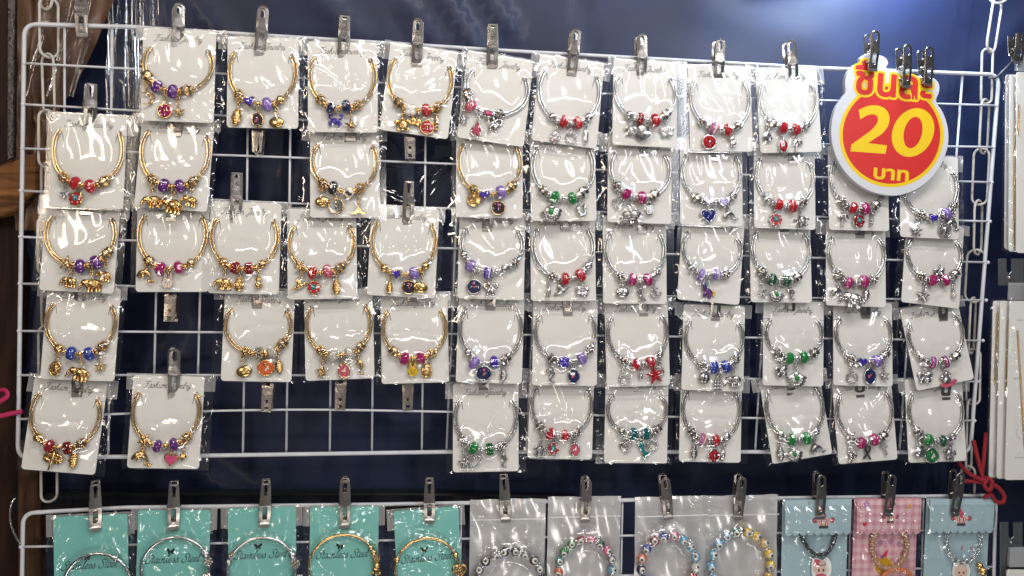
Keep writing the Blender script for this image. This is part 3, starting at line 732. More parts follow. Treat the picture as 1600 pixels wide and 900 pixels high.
        mb.tube(crom([(0, -4, 0), (-.9, -9, 0), (-.4, -14, 0)], 4), [.8] * 8 + [1.2], k, 7)
        for q in (-10, 30, 75, 110, 150, 195): 
            a = math.radians(q); mb.tube(crom([(0, -4, .3), (3 * math.cos(a), -4 + 2.6 * math.sin(a), .6), (6 * math.cos(a), -5.6 + 3.2 * math.sin(a), 0)], 4), [1.0, 1.2, 1.3, 1.2, 1.1, .9, .7, .5, .2], k, 6)
    elif kind == 'butterfly':
        for sx in (-1, 1):
            mb.sphere((sx * 3.2, -4.0, 0), (3.4, 2.6, .8), k, 12, 6, rot=Matrix.Rotation(sx * .5, 3, 'Z')); mb.sphere((sx * 2.5, -8.0, 0), (2.5, 2.2, .8), k, 12, 6, rot=Matrix.Rotation(-sx * .5, 3, 'Z'))
            mb.ring((sx * 3.2, -4, .5), 2.2, .45, 0, 12, 5); mb.tube([(0, -3, .6), (sx * 1.6, -.6, .6)], .3, 0, 5)
        mb.sphere((0, -5.6, .4), (.9, 4.0, 1.1), 0, 8, 6)
    elif kind == 'ribbon':
        mb.tube(crom([(-3.6, -14, 0), (-.6, -8.6, .3), (2.2, -4.4, .4), (1.6, -1.0, .2), (0, -.2, 0), (-1.6, -1.0, -.2), (-2.2, -4.4, -.2), (.6, -8.6, -.3), (3.6, -14, 0)], 4), 1.05, k, 8)
    elif kind == 'leaf':
        mb.sphere((0, -7, 0), (2.6, 7.0, .9), 0, 14, 10)
        mb.tube([(0, -.5, .9), (0, -13, .5)], .4, 0, 6)
        for i in range(5):
            for sx in (-1, 1): mb.tube([(0, -3 - i * 1.9, 1), (sx * 1.9, -4.6 - i * 1.9, .6)], .3, 0, 5)
        if c: mb.sphere((0, -7, .7), (1.5, 4.8, .7), 1, 10, 7)
    elif kind == 'moon':
        o = [(6 * math.cos(q), -7 + 6.6 * math.sin(q)) for q in [math.radians(-120 + 240 * i / 16) for i in range(17)]] + [(5.4 * math.cos(q) - 2.9, -7 + 5.6 * math.sin(q)) for q in [math.radians(112 - 224 * i / 16) for i in range(17)]]
        mb.prism(o, -1, 1.2, 0, bev=.3)
    elif kind == 'teardrop':
        o = crom([(0, 0), (2.2, -4.4), (4.8, -9), (3.4, -13.6), (0, -15), (-3.4, -13.6), (-4.8, -9), (-2.2, -4.4)], 4, True)
        mb.tube([(x, y, 0) for x, y in o], .7, 0, 6, True); mb.prism([(x * .86, (y + 8) * .86 - 8) for x, y in o], -.8, .9, 1, bev=.5); mb.sphere((0, -9.4, .6), (3.2, 4.2, 1.4), 1, 8, 6, False)
    elif kind == 'cherry':
        mb.sphere((0, -6, -.2), (5.2, 5.2, 1.5), 1, 18, 8); mb.ring((0, -6, .1), 5.2, .6, 0, 22, 6)
        for q in (.5, 1.7, 2.9, 4.2, 5.4): mb.tube([(1.2 * math.cos(q), -6 + 1.2 * math.sin(q), 1.5), (3.6 * math.cos(q + .5), -6 + 3.6 * math.sin(q + .5), 1.0)], [.5, .25], 1, 6)
        mb.sphere((0, -6, 1.2), (1.1, 1.1, .8), 0, 8, 5)
        mb.tube([(0, -1, 0), (0, 0, 0)], .5, 0, 5)
    elif kind == 'ringlet':
        mb.ring((0, -6, 0), 4.6, .8, 0, 20, 6)
        for i in range(10): q = 2 * PI * i / 10; mb.sphere((5.2 * math.cos(q), -6 + 5.2 * math.sin(q), 0), 1.15, 0, 6, 4)
    elif kind == 'owl':
        mb.sphere((0, -6.4, 0), (3.8, 5.6, 2.2), k, 14, 9); mb.sphere((0, -2.8, .3), (3.4, 2.8, 2.0), k, 12, 8)
        for sx in (-1, 1): mb.ring((sx * 1.5, -2.9, 2.1), 1.1, .35, 0, 10, 5); mb.sphere((sx * 1.5, -2.9, 2.1), .6, 0, 6, 4); mb.tube([(sx * 2, -1.2, 0), (sx * 2.8, .6, 0)], [.9, .2], k, 6); mb.sphere((sx * 3.4, -7, 0), (1.2, 4, 1.4), k, 8, 6)
        for i in range(6): mb.sphere((-1.6 + 1.6 * (i % 3), -6.2 - 1.9 * (i // 3), 2.1), .7, 0, 6, 4)
    elif kind == 'cat':
        mb.sphere((0, -3.2, 0), (3.4, 2.9, 2), k, 12, 8); mb.sphere((.6, -8.6, 0), (3.4, 4.0, 2), k, 12, 8)
        for sx in (-1, 1): mb.tube([(sx * 1.9, -1.6, 0), (sx * 2.6, .8, 0)], [1.3, .2], k, 6); mb.sphere((sx * 1.3, -3, 1.8), .5, 0, 6, 4); mb.sphere((sx * 1.8, -12, .4), (1.4, 1.1, 1.3), k, 8, 5)
        mb.tube(crom([(3.4, -10.6, 0), (5.4, -9.4, 0), (5, -6.6, 0)], 3), .7, k, 6)
    elif kind == 'bunny':
        mm.append(enam('rose') if c == 'white' else TARN_SHADE); mb.sphere((0, -10, 1), (.8, .6, .4), 2, 8, 5); mb.tube([(-1.6, -11.2, 1), (0, -11.8, 1), (1.6, -11.2, 1)], .28, 2, 5)
        mb.prism(ellipse(0, -9, 5.8, 5.2, 22), -1, 1, k, bev=.5)
        for sx in (-1, 1): mb.prism([(sx * (2.6 + 1.5 * math.cos(q)) , -2.2 + 4.2 * math.sin(q)) for q in [2 * PI * i / 14 for i in range(14)]], -.8, .9, k, bev=.4); mb.sphere((sx * 2, -8.2, 1), (.75, .9, .35), 2, 8, 5); mb.sphere((sx * 2.3, -2.2, .9), (.7, 2.6, .3), 2 if c != 'yellow' else 1, 8, 5)
        mb.tube([(x, y, .8) for x, y in ellipse(0, -9, 5.6, 5.0, 22)], .45, 0, 5, True)
    elif kind == 'horseshoe':
        mb.tube([(-3.2, -1.5, 0), (-3.6, -5, 0), (-3.3, -8.4, 0), (-1.8, -10.6, 0), (0, -11.2, 0), (1.8, -10.6, 0), (3.3, -8.4, 0), (3.6, -5, 0), (3.2, -1.5, 0)], [1.5, 1.4, 1.4, 1.5, 1.5, 1.5, 1.4, 1.4, 1.5], 0, 8)
        for x in (-3.4, 3.4):
            for y in (-3, -6): mb.sphere((x, y, 1.3), .5, 0, 6, 4)
    elif kind == 'padlock':
        mb.prism(rrect(-4.2, -14, 4.2, -4, .8, 3), -1.6, 1.6, 0, bev=.4); mb.prism(rrect(-2.8, -12.6, 2.8, -5.4, .5, 3), 1.5, 2.1, 0, bev=.3)
        mb.tube([(-2.8, -4, 0), (-2.8, -2, 0), (-1.4, -.4, 0), (1.4, -.4, 0), (2.8, -2, 0), (2.8, -4, 0)], .8, 0, 7); mb.sphere((0, -8.6, 2.0), (1, 1, .5), 0, 8, 5)
    elif kind == 'bag':
        for i in range(3):
            for j in range(3): mb.sphere((-3.6 + 3.6 * i, -6 - 3.4 * j, 0), (1.75, 1.75, 1.6), 0, 8, 6)
        mb.box((-5.2, -15, -1.2), (5.2, -4.2, -.3)); mb.tube([(-3.4, -4.2, 0), (-3.0, -1.2, 0), (-1.2, .4, 0), (1.2, .4, 0), (3.0, -1.2, 0), (3.4, -4.2, 0)], .55, 0, 6)
    elif kind == 'apple':
        mb.sphere((-1.4, -6, 0), (3.8, 4.6, 2.6), k, 12, 8); mb.sphere((1.6, -6, 0), (3.8, 4.6, 2.6), k, 12, 8); mb.tube([(0, -2.4, 0), (.8, -.2, 0)], .6, 0, 6)
    elif kind == 'anchor':
        mb.tube([(0, -1, 0), (0, -11, 0)], .9, 0, 7); mb.tube(crom([(-5, -7, 0), (-3.6, -10.4, 0), (0, -11.6, 0), (3.6, -10.4, 0), (5, -7, 0)], 4), .9, 0, 7); mb.tube([(-2.8, -3.4, 0), (2.8, -3.4, 0)], .7, 0, 6)
    elif kind == 'horse':
        mb.sphere((.8, -7.6, 0), (4.4, 3.0, 2.0), k, 12, 8); mb.tube([(-2.4, -6.6, 0), (-4.4, -3.4, 0), (-4.2, -2.0, 0)], [2.0, 1.5, 1.4], k, 8); mb.sphere((-5.4, -2.4, 0), (2.6, 1.5, 1.4), k, 10, 6, rot=Matrix.Rotation(.5, 3, 'Z'))
        for x, z in ((-2.2, .7), (-.6, -.7), (3.0, .7), (4.6, -.7)): mb.tube([(x, -9, z), (x - .3, -13.4, z)], [1.3, .9], k, 7)
        mb.tube([(-4.6, -1, 0), (-5.6, 2.2, 0)], [.6, .1], 0, 6); mm += [enam('yellow'), enam('teal')]; kk = len(mm)
        mb.tube(crom([(-3.0, -1.2, 0), (-1.8, -4, .2), (-1.4, -6.4, .2)], 3), 1.0, kk - 1, 6); mb.tube(crom([(5, -6.4, 0), (7.2, -7.4, 0), (7.0, -11, 0)], 3), [1.0] * 6 + [.4], kk - 2, 6)
    elif kind == 'hamsa':
        mb.sphere((0, -8.6, 0), (3.0, 3.4, 1.4), 0, 12, 7)
        for x, l in ((-1.9, 4.4), (0, 5.6), (1.9, 4.4)): mb.sphere((x, -5, 0), (1.0, l * .8, 1.0), 0, 8, 6)
        for sx in (-1, 1): mb.sphere((sx * 3.3, -7, 0), (.9, 2.4, .9), 0, 8, 5, rot=Matrix.Rotation(-sx * .5, 3, 'Z'))
        if c: mb.sphere((0, -8.6, 1.2), (1.5, 1.5, .8), 1, 8, 5)
    elif kind == 'bow':
        for sx in (-1, 1): mb.ring((sx * 3.2, -4, 0), 2.4, 1.0, 0, 12, 6); mb.tube([(sx * .4, -5, 0), (sx * 2.8, -11.6, 0)], [1.2, 1.5], 0, 6)
        mb.sphere((0, -4.4, .6), 1.5, 0, 8, 6)
    elif kind == 'twist':
        for sx in (0, PI): mb.tube([(1.5 * math.cos(t + sx), -1 - t * .95, 1.5 * math.sin(t + sx)) for t in [i * .6 for i in range(26)]], .75, 0, 6)
    elif kind == 'drop':
        mb.sphere((0, -8, 0), (2.6, 3.4, 2.4), k, 12, 8); mb.sphere((0, -3.6, 0), (1.4, 1.4, 1.3), 0, 8, 6); mb.ring((0, -1, 0), 1.3, .4, 0, 10, 5)
    elif kind == 'key':
        for q in range(3): mb.ring((2.1 * math.cos(PI / 2 + q * 2.09), -4 + 2.1 * math.sin(PI / 2 + q * 2.09), 0), 1.8, .7, 0, 12, 6)
        mb.tube([(0, -6, 0), (0, -15, 0)], .8, 0, 7); mb.box((0, -14.6, -.6), (2.6, -13.4, .6)); mb.box((0, -12.2, -.6), (2.0, -11.2, .6))
    elif kind == 'squirrel':
        mb.sphere((0, -8, 0), (2.8, 4.2, 1.8), 0, 10, 7); mb.sphere((-1.2, -3, 0), (2.2, 2.0, 1.7), 0, 10, 7); mb.sphere((-3, -13, 0), (2.6, 2.2, 1.6), 0, 10, 6); mb.tube(crom([(2, -11, 0), (5, -9, 0), (4.6, -5, 0), (2.6, -3.6, 0)], 3), [.8, 1.2, 1.5, 1.8, 2.0, 1.9, 1.7, 1.4, 1.2, .9], 0, 7)
    elif kind == 'dog':
        mb.sphere((0, -7.4, 0), (4.0, 2.6, 1.8), 0, 12, 7); mb.sphere((-3.4, -4.2, 0), (2.5, 2.2, 1.7), 0, 10, 7); mb.ring((1.6, -3.4, 0), 2.2, .8, 0, 12, 6)
        mb.prism(crom([(-7, -9.5), (0, -10.4), (7, -8.4), (8, -10.5), (3, -13.2), (-4, -13.2), (-6.6, -11.4)], 4, True), -1, 1.2, k, bev=.4)
    elif kind == 'pot':
        mb.sphere((0, -6, 0), (4.8, 4.2, 2.8), 0, 14, 9); mb.box((-4.4, -5.6, 1.6), (4.4, -4.4, 2.9)); mb.tube([(-3.4, -2.6, 0), (3.4, -2.6, 0)], 1.0, 0, 8)
    elif kind == 'dragonfly':
        for sx, y, q in ((-1, -5, .4), (1, -5, -.4), (-1, -8.4, -.3), (1, -8.4, .3)): mb.sphere((sx * 3.6, y, 0), (3.6, 1.7, .7), 0, 10, 5, rot=Matrix.Rotation(q, 3, 'Z'))
        for i in range(14): mb.sphere((r.uniform(-5.6, 5.6), r.uniform(-9.4, -4), .8), .75, 0, 6, 4)
        mb.tube([(0, -2, .3), (0, -8, .5), (-1.4, -15, .2)], [1.4, 1.0, .5], 0, 7)
    elif kind == 'bird':
        mb.sphere((0, -6, 0), (4.4, 2.4, 1.9), k, 12, 7, rot=Matrix.Rotation(.5, 3, 'Z')); mb.sphere((3.6, -3.4, 0), (1.9, 1.8, 1.6), k, 10, 6); mb.tube([(5, -3.2, 0), (8, -2.6, 0)], [.6, .15], 0, 6)
        mb.sphere((-1, -3.6, .6), (2.2, 4.4, .7), k, 10, 6, rot=Matrix.Rotation(.7, 3, 'Z')); mb.sphere((-5.4, -9, 0), (3.0, 1.3, .7), k, 8, 5, rot=Matrix.Rotation(.7, 3, 'Z'))
    elif kind == 'diamond':
        mb.lathe([(-13, .2), (-8, 3.6), (-5, 3.6), (-3.6, 1.4)], k, 6, axis='y', smooth=False, zs=.7); mb.ring((0, -2.2, 0), 1.4, .4, 0, 10, 5)
    elif kind == 'clear':
        mb.sphere((0, -6.6, 0), (5.2, 5.8, 2.4), 0, 8, 5, False); mb.sphere((2.4, -8.4, 1), (3, 2.6, 2), 0, 7, 5, False)
    else: raise KeyError(kind)
    me = mb.mesh(kind + '_charm', mm, .001); CACHE[key] = me; return me
CHN = {'medallion': 'medallion', 'oval': 'oval_medallion', 'flower': 'flower_medallion', 'fan': 'fan_shell', 'clam': 'clam_shell', 'tail': 'whale_tail', 'mermaid': 'mermaid_tail', 'disc': 'coin',
       'openheart': 'open_heart', 'ringlet': 'beaded_ring', 'hamsa': 'hand', 'palm': 'palm_tree', 'bag': 'rhinestone_bag', 'clear': 'crystal'}

# ------------------------------------------------------------------ bracelet cards
CW = 0.0645; CH = CW * 1.335
def card_mesh():
    r = .003; H = CH; W = CW; ys = H * (1 - .215); L = .0082; g = .00022
    def corner(cx, cy, a0): return [(cx + r * math.cos(math.radians(a0 + 90 * i / 5)), cy + r * math.sin(math.radians(a0 + 90 * i / 5))) for i in range(6)]
    o = corner(W - r, r, 270) + [(W, ys - g), (W - L, ys - g), (W - L - .0012, ys - .007), (W - L - .0017, ys - .007), (W - L - .0006, ys + g), (W, ys + g)] + corner(W - r, H - r, 0) + corner(r, H - r, 90)
    o += [(0, ys + g), (L + .0006, ys + g), (L + .0017, ys - .007), (L + .0012, ys - .007), (L, ys - g), (0, ys - g)] + corner(r, r, 180)
    mb = MB(); mb.prism(o, -.0007, 0, 0); return mb.mesh('card', [PAPER])
CARD = card_mesh()
FJ = letter_mesh('lettering', 'Fashion Jewelry', CW * .66, INK, nib=.058)
FJM = T(CW * .15, CH * .865, .00012)

def bag_mesh(name, x0, x1, y0, y1, bumps, seed, m=None, back=-.0010, ncr=15, res=.0017, base=.0011, amp=(.0005, .0016)):
    r = random.Random(seed); nx = int((x1 - x0) / res); ny = int((y1 - y0) / res)
    X, Y = np.meshgrid(np.linspace(x0, x1, nx + 1), np.linspace(y0, y1, ny + 1))
    ph = [r.uniform(0, 6.28) for _ in range(6)]
    # wavy side seams
    e = np.minimum(np.minimum(X - x0, x1 - X), np.minimum(Y - y0, y1 - Y))
    Z = base * (1 + .5 * np.sin(X * 160 + ph[0]) * np.sin(Y * 120 + ph[1]) + .3 * np.sin(X * 310 + Y * 140 + ph[2]))
    for k in range(ncr):
        cx, cy = r.uniform(x0, x1), r.uniform(y0, y1); q = r.choice([r.gauss(1.2, .35), r.gauss(1.95, .35), r.uniform(0, PI)]); l = r.uniform(.008, .036)
        dx, dy = math.cos(q), math.sin(q); cur = r.uniform(-14, 14)
        a = (X - cx) * dx + (Y - cy) * dy; b = -(X - cx) * dy + (Y - cy) * dx + cur * a * a
        w = r.uniform(.0014, .0046); A = r.uniform(*amp) * (.8 + w * 120)
        Z = Z + A * np.exp(-(np.abs(b) / w) ** 1.5) * np.exp(-(a / l) ** 4)
    # crinkled side margins
    for side in (0, 1):
        for k in range(9):
            cy = r.uniform(y0, y1); cx = x0 + r.uniform(0, .006) if side == 0 else x1 - r.uniform(0, .006)
            q = r.gauss(PI / 2, .7); dx, dy = math.cos(q), math.sin(q)
            a = (X - cx) * dx + (Y - cy) * dy; b = -(X - cx) * dy + (Y - cy) * dx
            Z = Z + r.uniform(-.0016, .0034) * np.exp(-(np.abs(b) / r.uniform(.0008, .0017)) ** 1.4) * np.exp(-(a / r.uniform(.003, .010)) ** 2)
    for bx, by, h, w in bumps:
        Z = np.maximum(Z, h * np.exp(-((X - bx) ** 2 + (Y - by) ** 2) / (w * w)) + .45 * Z)
    f = np.clip(e / .0035, 0, 1); f = f * f * (3 - 2 * f)
    Z = Z * (.15 + .85 * f) + .0003
    X = X + np.where(np.minimum(X - x0, x1 - X) < .001, .0006 * np.sin(Y * 330 + ph[3]) + .0004 * np.sin(Y * 720 + ph[4]), 0)
    mb = MB()
    V = np.stack([X, Y, Z], -1).reshape(-1, 3).tolist()
    F = [(j * (nx + 1) + i, j * (nx + 1) + i + 1, (j + 1) * (nx + 1) + i + 1, (j + 1) * (nx + 1) + i) for j in range(ny) for i in range(nx)]
    mb.add(V, F, 0, True)
    if back is not None: mb.add([(x0, y0, back), (x1, y0, back), (x1, y1, back), (x0, y1, back)], [(0, 1, 2, 3)], 0, False)
    return mb.mesh(name, [m or BAG])
def frame_from(bl, br, dep, tilt):
    a, b = P(*bl, dep), P(*br, dep); r = (b - a); r.y = 0; r.normalize(); n0 = Vector((0, -1, 0)); u0 = n0.cross(r)
    u = u0 * math.cos(tilt) + Vector((0, 1, 0)) * math.sin(tilt); n = r.cross(u)
    return a, b, r, u, n

def bracelet_card(bl, br, metal, key, beads, charms, seed, caps=None, dep=.0160):
    R = random.Random(seed); mt = GOLD if metal == 'gold' else SILV
    tilt = .118 + R.uniform(-.012, .012)
    a, b, r, u, n = frame_from(bl, br, dep + R.uniform(-.0006, .0006), tilt)
    o = (a + b) / 2 - r * CW / 2
    M = basis(o, r, u, n)
    root = link('carded_bracelet', None, None, M, f'{metal} charm bracelet on white card with {key}', 'bracelet', 'charm bracelets on white cards')
    cd = link('card', CARD, root); link('lettering', FJ, cd, FJM)
    def loc(x, y, z):
        p = hit(x, y, o + n * z, n) - o; return p.dot(r), p.dot(u)
    s = mpp((bl[0] + br[0]) / 2, bl[1] - 60, .014)
    zb = .0050
    gb = [(*loc(x, y, zb), k, c) for x, y, k, c in beads]
    cx, cy, rx = CW / 2, CH * .615, CW * .465
    ry = min(max(cy - (sum(g[1] for g in gb) / len(gb)) + .0012, .018), .034)
    def el(t): return (cx + rx * math.sin(t), cy - ry * math.cos(t))     # t = 0 at the bottom
    def tofx(x): return math.asin(max(-.99, min(.99, (x - cx) / rx)))
    # the two wires each side, ends tucked through the slits
    tl = min(tofx(g[0]) for g in gb); tr = max(tofx(g[0]) for g in gb)
    tend = PI - math.asin((CW / 2 - .0085) / rx)
    mb = MB()
    for sg, t1 in ((-1, tl), (1, tr)):
        for dr in (-.0013, .0013):
            pts = []
            for i in range(25):
                f = i / 24; t = t1 + (sg * tend - t1) * f
                x, y = cx + (rx + dr) * math.sin(t), cy - (ry + dr) * math.cos(t)
                z = .0016 + .0012 * (1 - f) if f < .9 else .0016 - (f - .9) * .032
                pts.append((x, y, z))
            mb.tube(pts, .00078, 0, 7)
    ts = [tl + (tr - tl) * i / 16 for i in range(17)]
    core = sorted([(g[0], g[1]) for g in gb])
    mb.tube([(*el(tl - .25), .003)] + [(x, y, zb) for x, y in core] + [(*el(tr + .25), .003)], .0010, 0, 6)
    bang = link('bangle', mb.mesh('bangle', [mt]), root)
    bumps = []
    def put(me, x, y, z, ang, sc=1.0, yaw=0.0):
        link(me.name.split('.')[0], me, bang, T(x, y, z) @ Matrix.Rotation(ang, 4, 'Z') @ Matrix.Rotation(yaw, 4, 'Y') @ Matrix.Scale(sc, 4))
    for g in gb:
        t = tofx(g[0]); ang = math.atan2(ry * math.sin(t), rx * math.cos(t)) if g[2] not in ('heart', 'clover', 'yin') else R.uniform(-.2, .2)
        put(bead_mesh(g[2], g[3], mt), g[0], g[1], zb, ang, R.uniform(1.06, 1.16)); bumps.append((g[0], g[1], .0104, R.uniform(.009, .017)))
    # spacers between and beside the coloured beads, ornate beads at the ends of the wires
    gx = sorted(gb); mids = [((p[0] + q[0]) / 2, (p[1] + q[1]) / 2 - .0004) for p, q in zip(gx, gx[1:])]
    for x, y in mids: put(bead_mesh('spacer', None, mt), x, y, zb, math.atan2(gx[-1][1] - gx[0][1], gx[-1][0] - gx[0][0]), .95)
    kinds = caps or (R.choice(['barrel', 'rosette', 'ball', 'star', 'rosette', 'barrel']), R.choice(['barrel', 'rosette', 'ball', 'rosette', 'barrel']))
    per = rx * .82
    for sg, t0, kd, g in ((-1, tl, kinds[0], gx[0]), (1, tr, kinds[1], gx[-1])):
        d = 0.0; x0, y0 = g[0], g[1]
        for j, (kk, step, sc) in enumerate((('spacer', .0066, 1.0), (kd, .0062, 1.15))):
            # march along the wire
            d += step; t = t0
            acc = 0.0; px_, py_ = x0, y0
            while acc < d and abs(t) < 1.5:
                t += sg * .01; x, y = el(t); acc += math.hypot(x - px_, y - py_); px_, py_ = x, y
            ang = math.atan2(ry * math.sin(t), rx * math.cos(t))
            put(bead_mesh(kk, None, mt), px_, py_, .0038, ang + R.uniform(-.15, .15), sc * R.uniform(.92, 1.05)); bumps.append((px_, py_, .0076, .010))
    for (x, y, kd, c, px) in charms:
        lx, ly = loc(x, y, .0030)
        mtc = mt
        if c and c.startswith('!'): mtc = ANTQ; c = c[1:] or None
        me = charm_mesh(kd, mtc, c)
        vs = [v.co.y for v in me.vertices]; hgt = max(vs) - min(vs)
        sc = px * s / hgt; top = ly + px * s / 2
        # where on the wire it hangs
        near = min([tofx(lx)] + [tofx(q) for q, _ in mids], key=lambda t: abs(el(t)[0] - lx) + (0 if t != tofx(lx) else .0022)) if mids else tofx(lx)
        hx, hy = el(near); hy -= .0030
        if hy < top + .0008: hx, hy = lx, top + .0020
        nl = max(1, round(math.hypot(hx - lx, hy - top) / .0024)); mb2 = MB()
        for i in range(nl):
            f = (i + .5) / nl; c0 = Vector((hx + (lx - hx) * f, hy + (top - hy) * f, .0036))
            mb2.ring(c0, .0015, .00042, 0, 10, 5, 'z' if i % 2 else 'x')
        link('jump_ring', mb2.mesh('jump_ring', [mtc]), bang)
        swing = R.uniform(-.22, .22); nm = CHN.get(kd, kd) + ('' if kd in ('medallion', 'oval', 'flower', 'disc') else '_charm')
        link(nm, me, bang, T(lx, top, .0030) @ Matrix.Rotation(swing, 4, 'Z') @ Matrix.Rotation(R.uniform(-.25, .25), 4, 'Y') @ Matrix.Scale(sc, 4))
        bumps.append((lx, ly, .0056, R.uniform(.010, .018)))
    for i in range(14):
        t = tl - (tend + tl) * (i / 13) * .96; bumps.append((*el(t), .0028, .007)); t = tr + (tend - tr) * (i / 13) * .96; bumps.append((*el(t), .0028, .007))
    ml = R.uniform(.004, .0095); mr = .0125 - ml + R.uniform(0, .002)
    bg_ = link('bag', bag_mesh('bag', -ml, CW + mr, -.0012, CH + .0016, bumps, seed * 13 + 5, ncr=R.choice([4, 6, 9, 12, 15])), root)
    hf = R.uniform(.010, .019); w = R.uniform(0, 6)
    mb = MB(); mb.grid(lambda p, q: (-ml - .0012 + (CW + ml + mr + .0024) * p, CH + .0016 - hf + hf * q, -.0014 + .0006 * math.sin(p * 40 + w + 3 * q)), 40, 8)
    link('seal_flap', mb.mesh('seal_flap', [FLAP]), bg_)
    return root
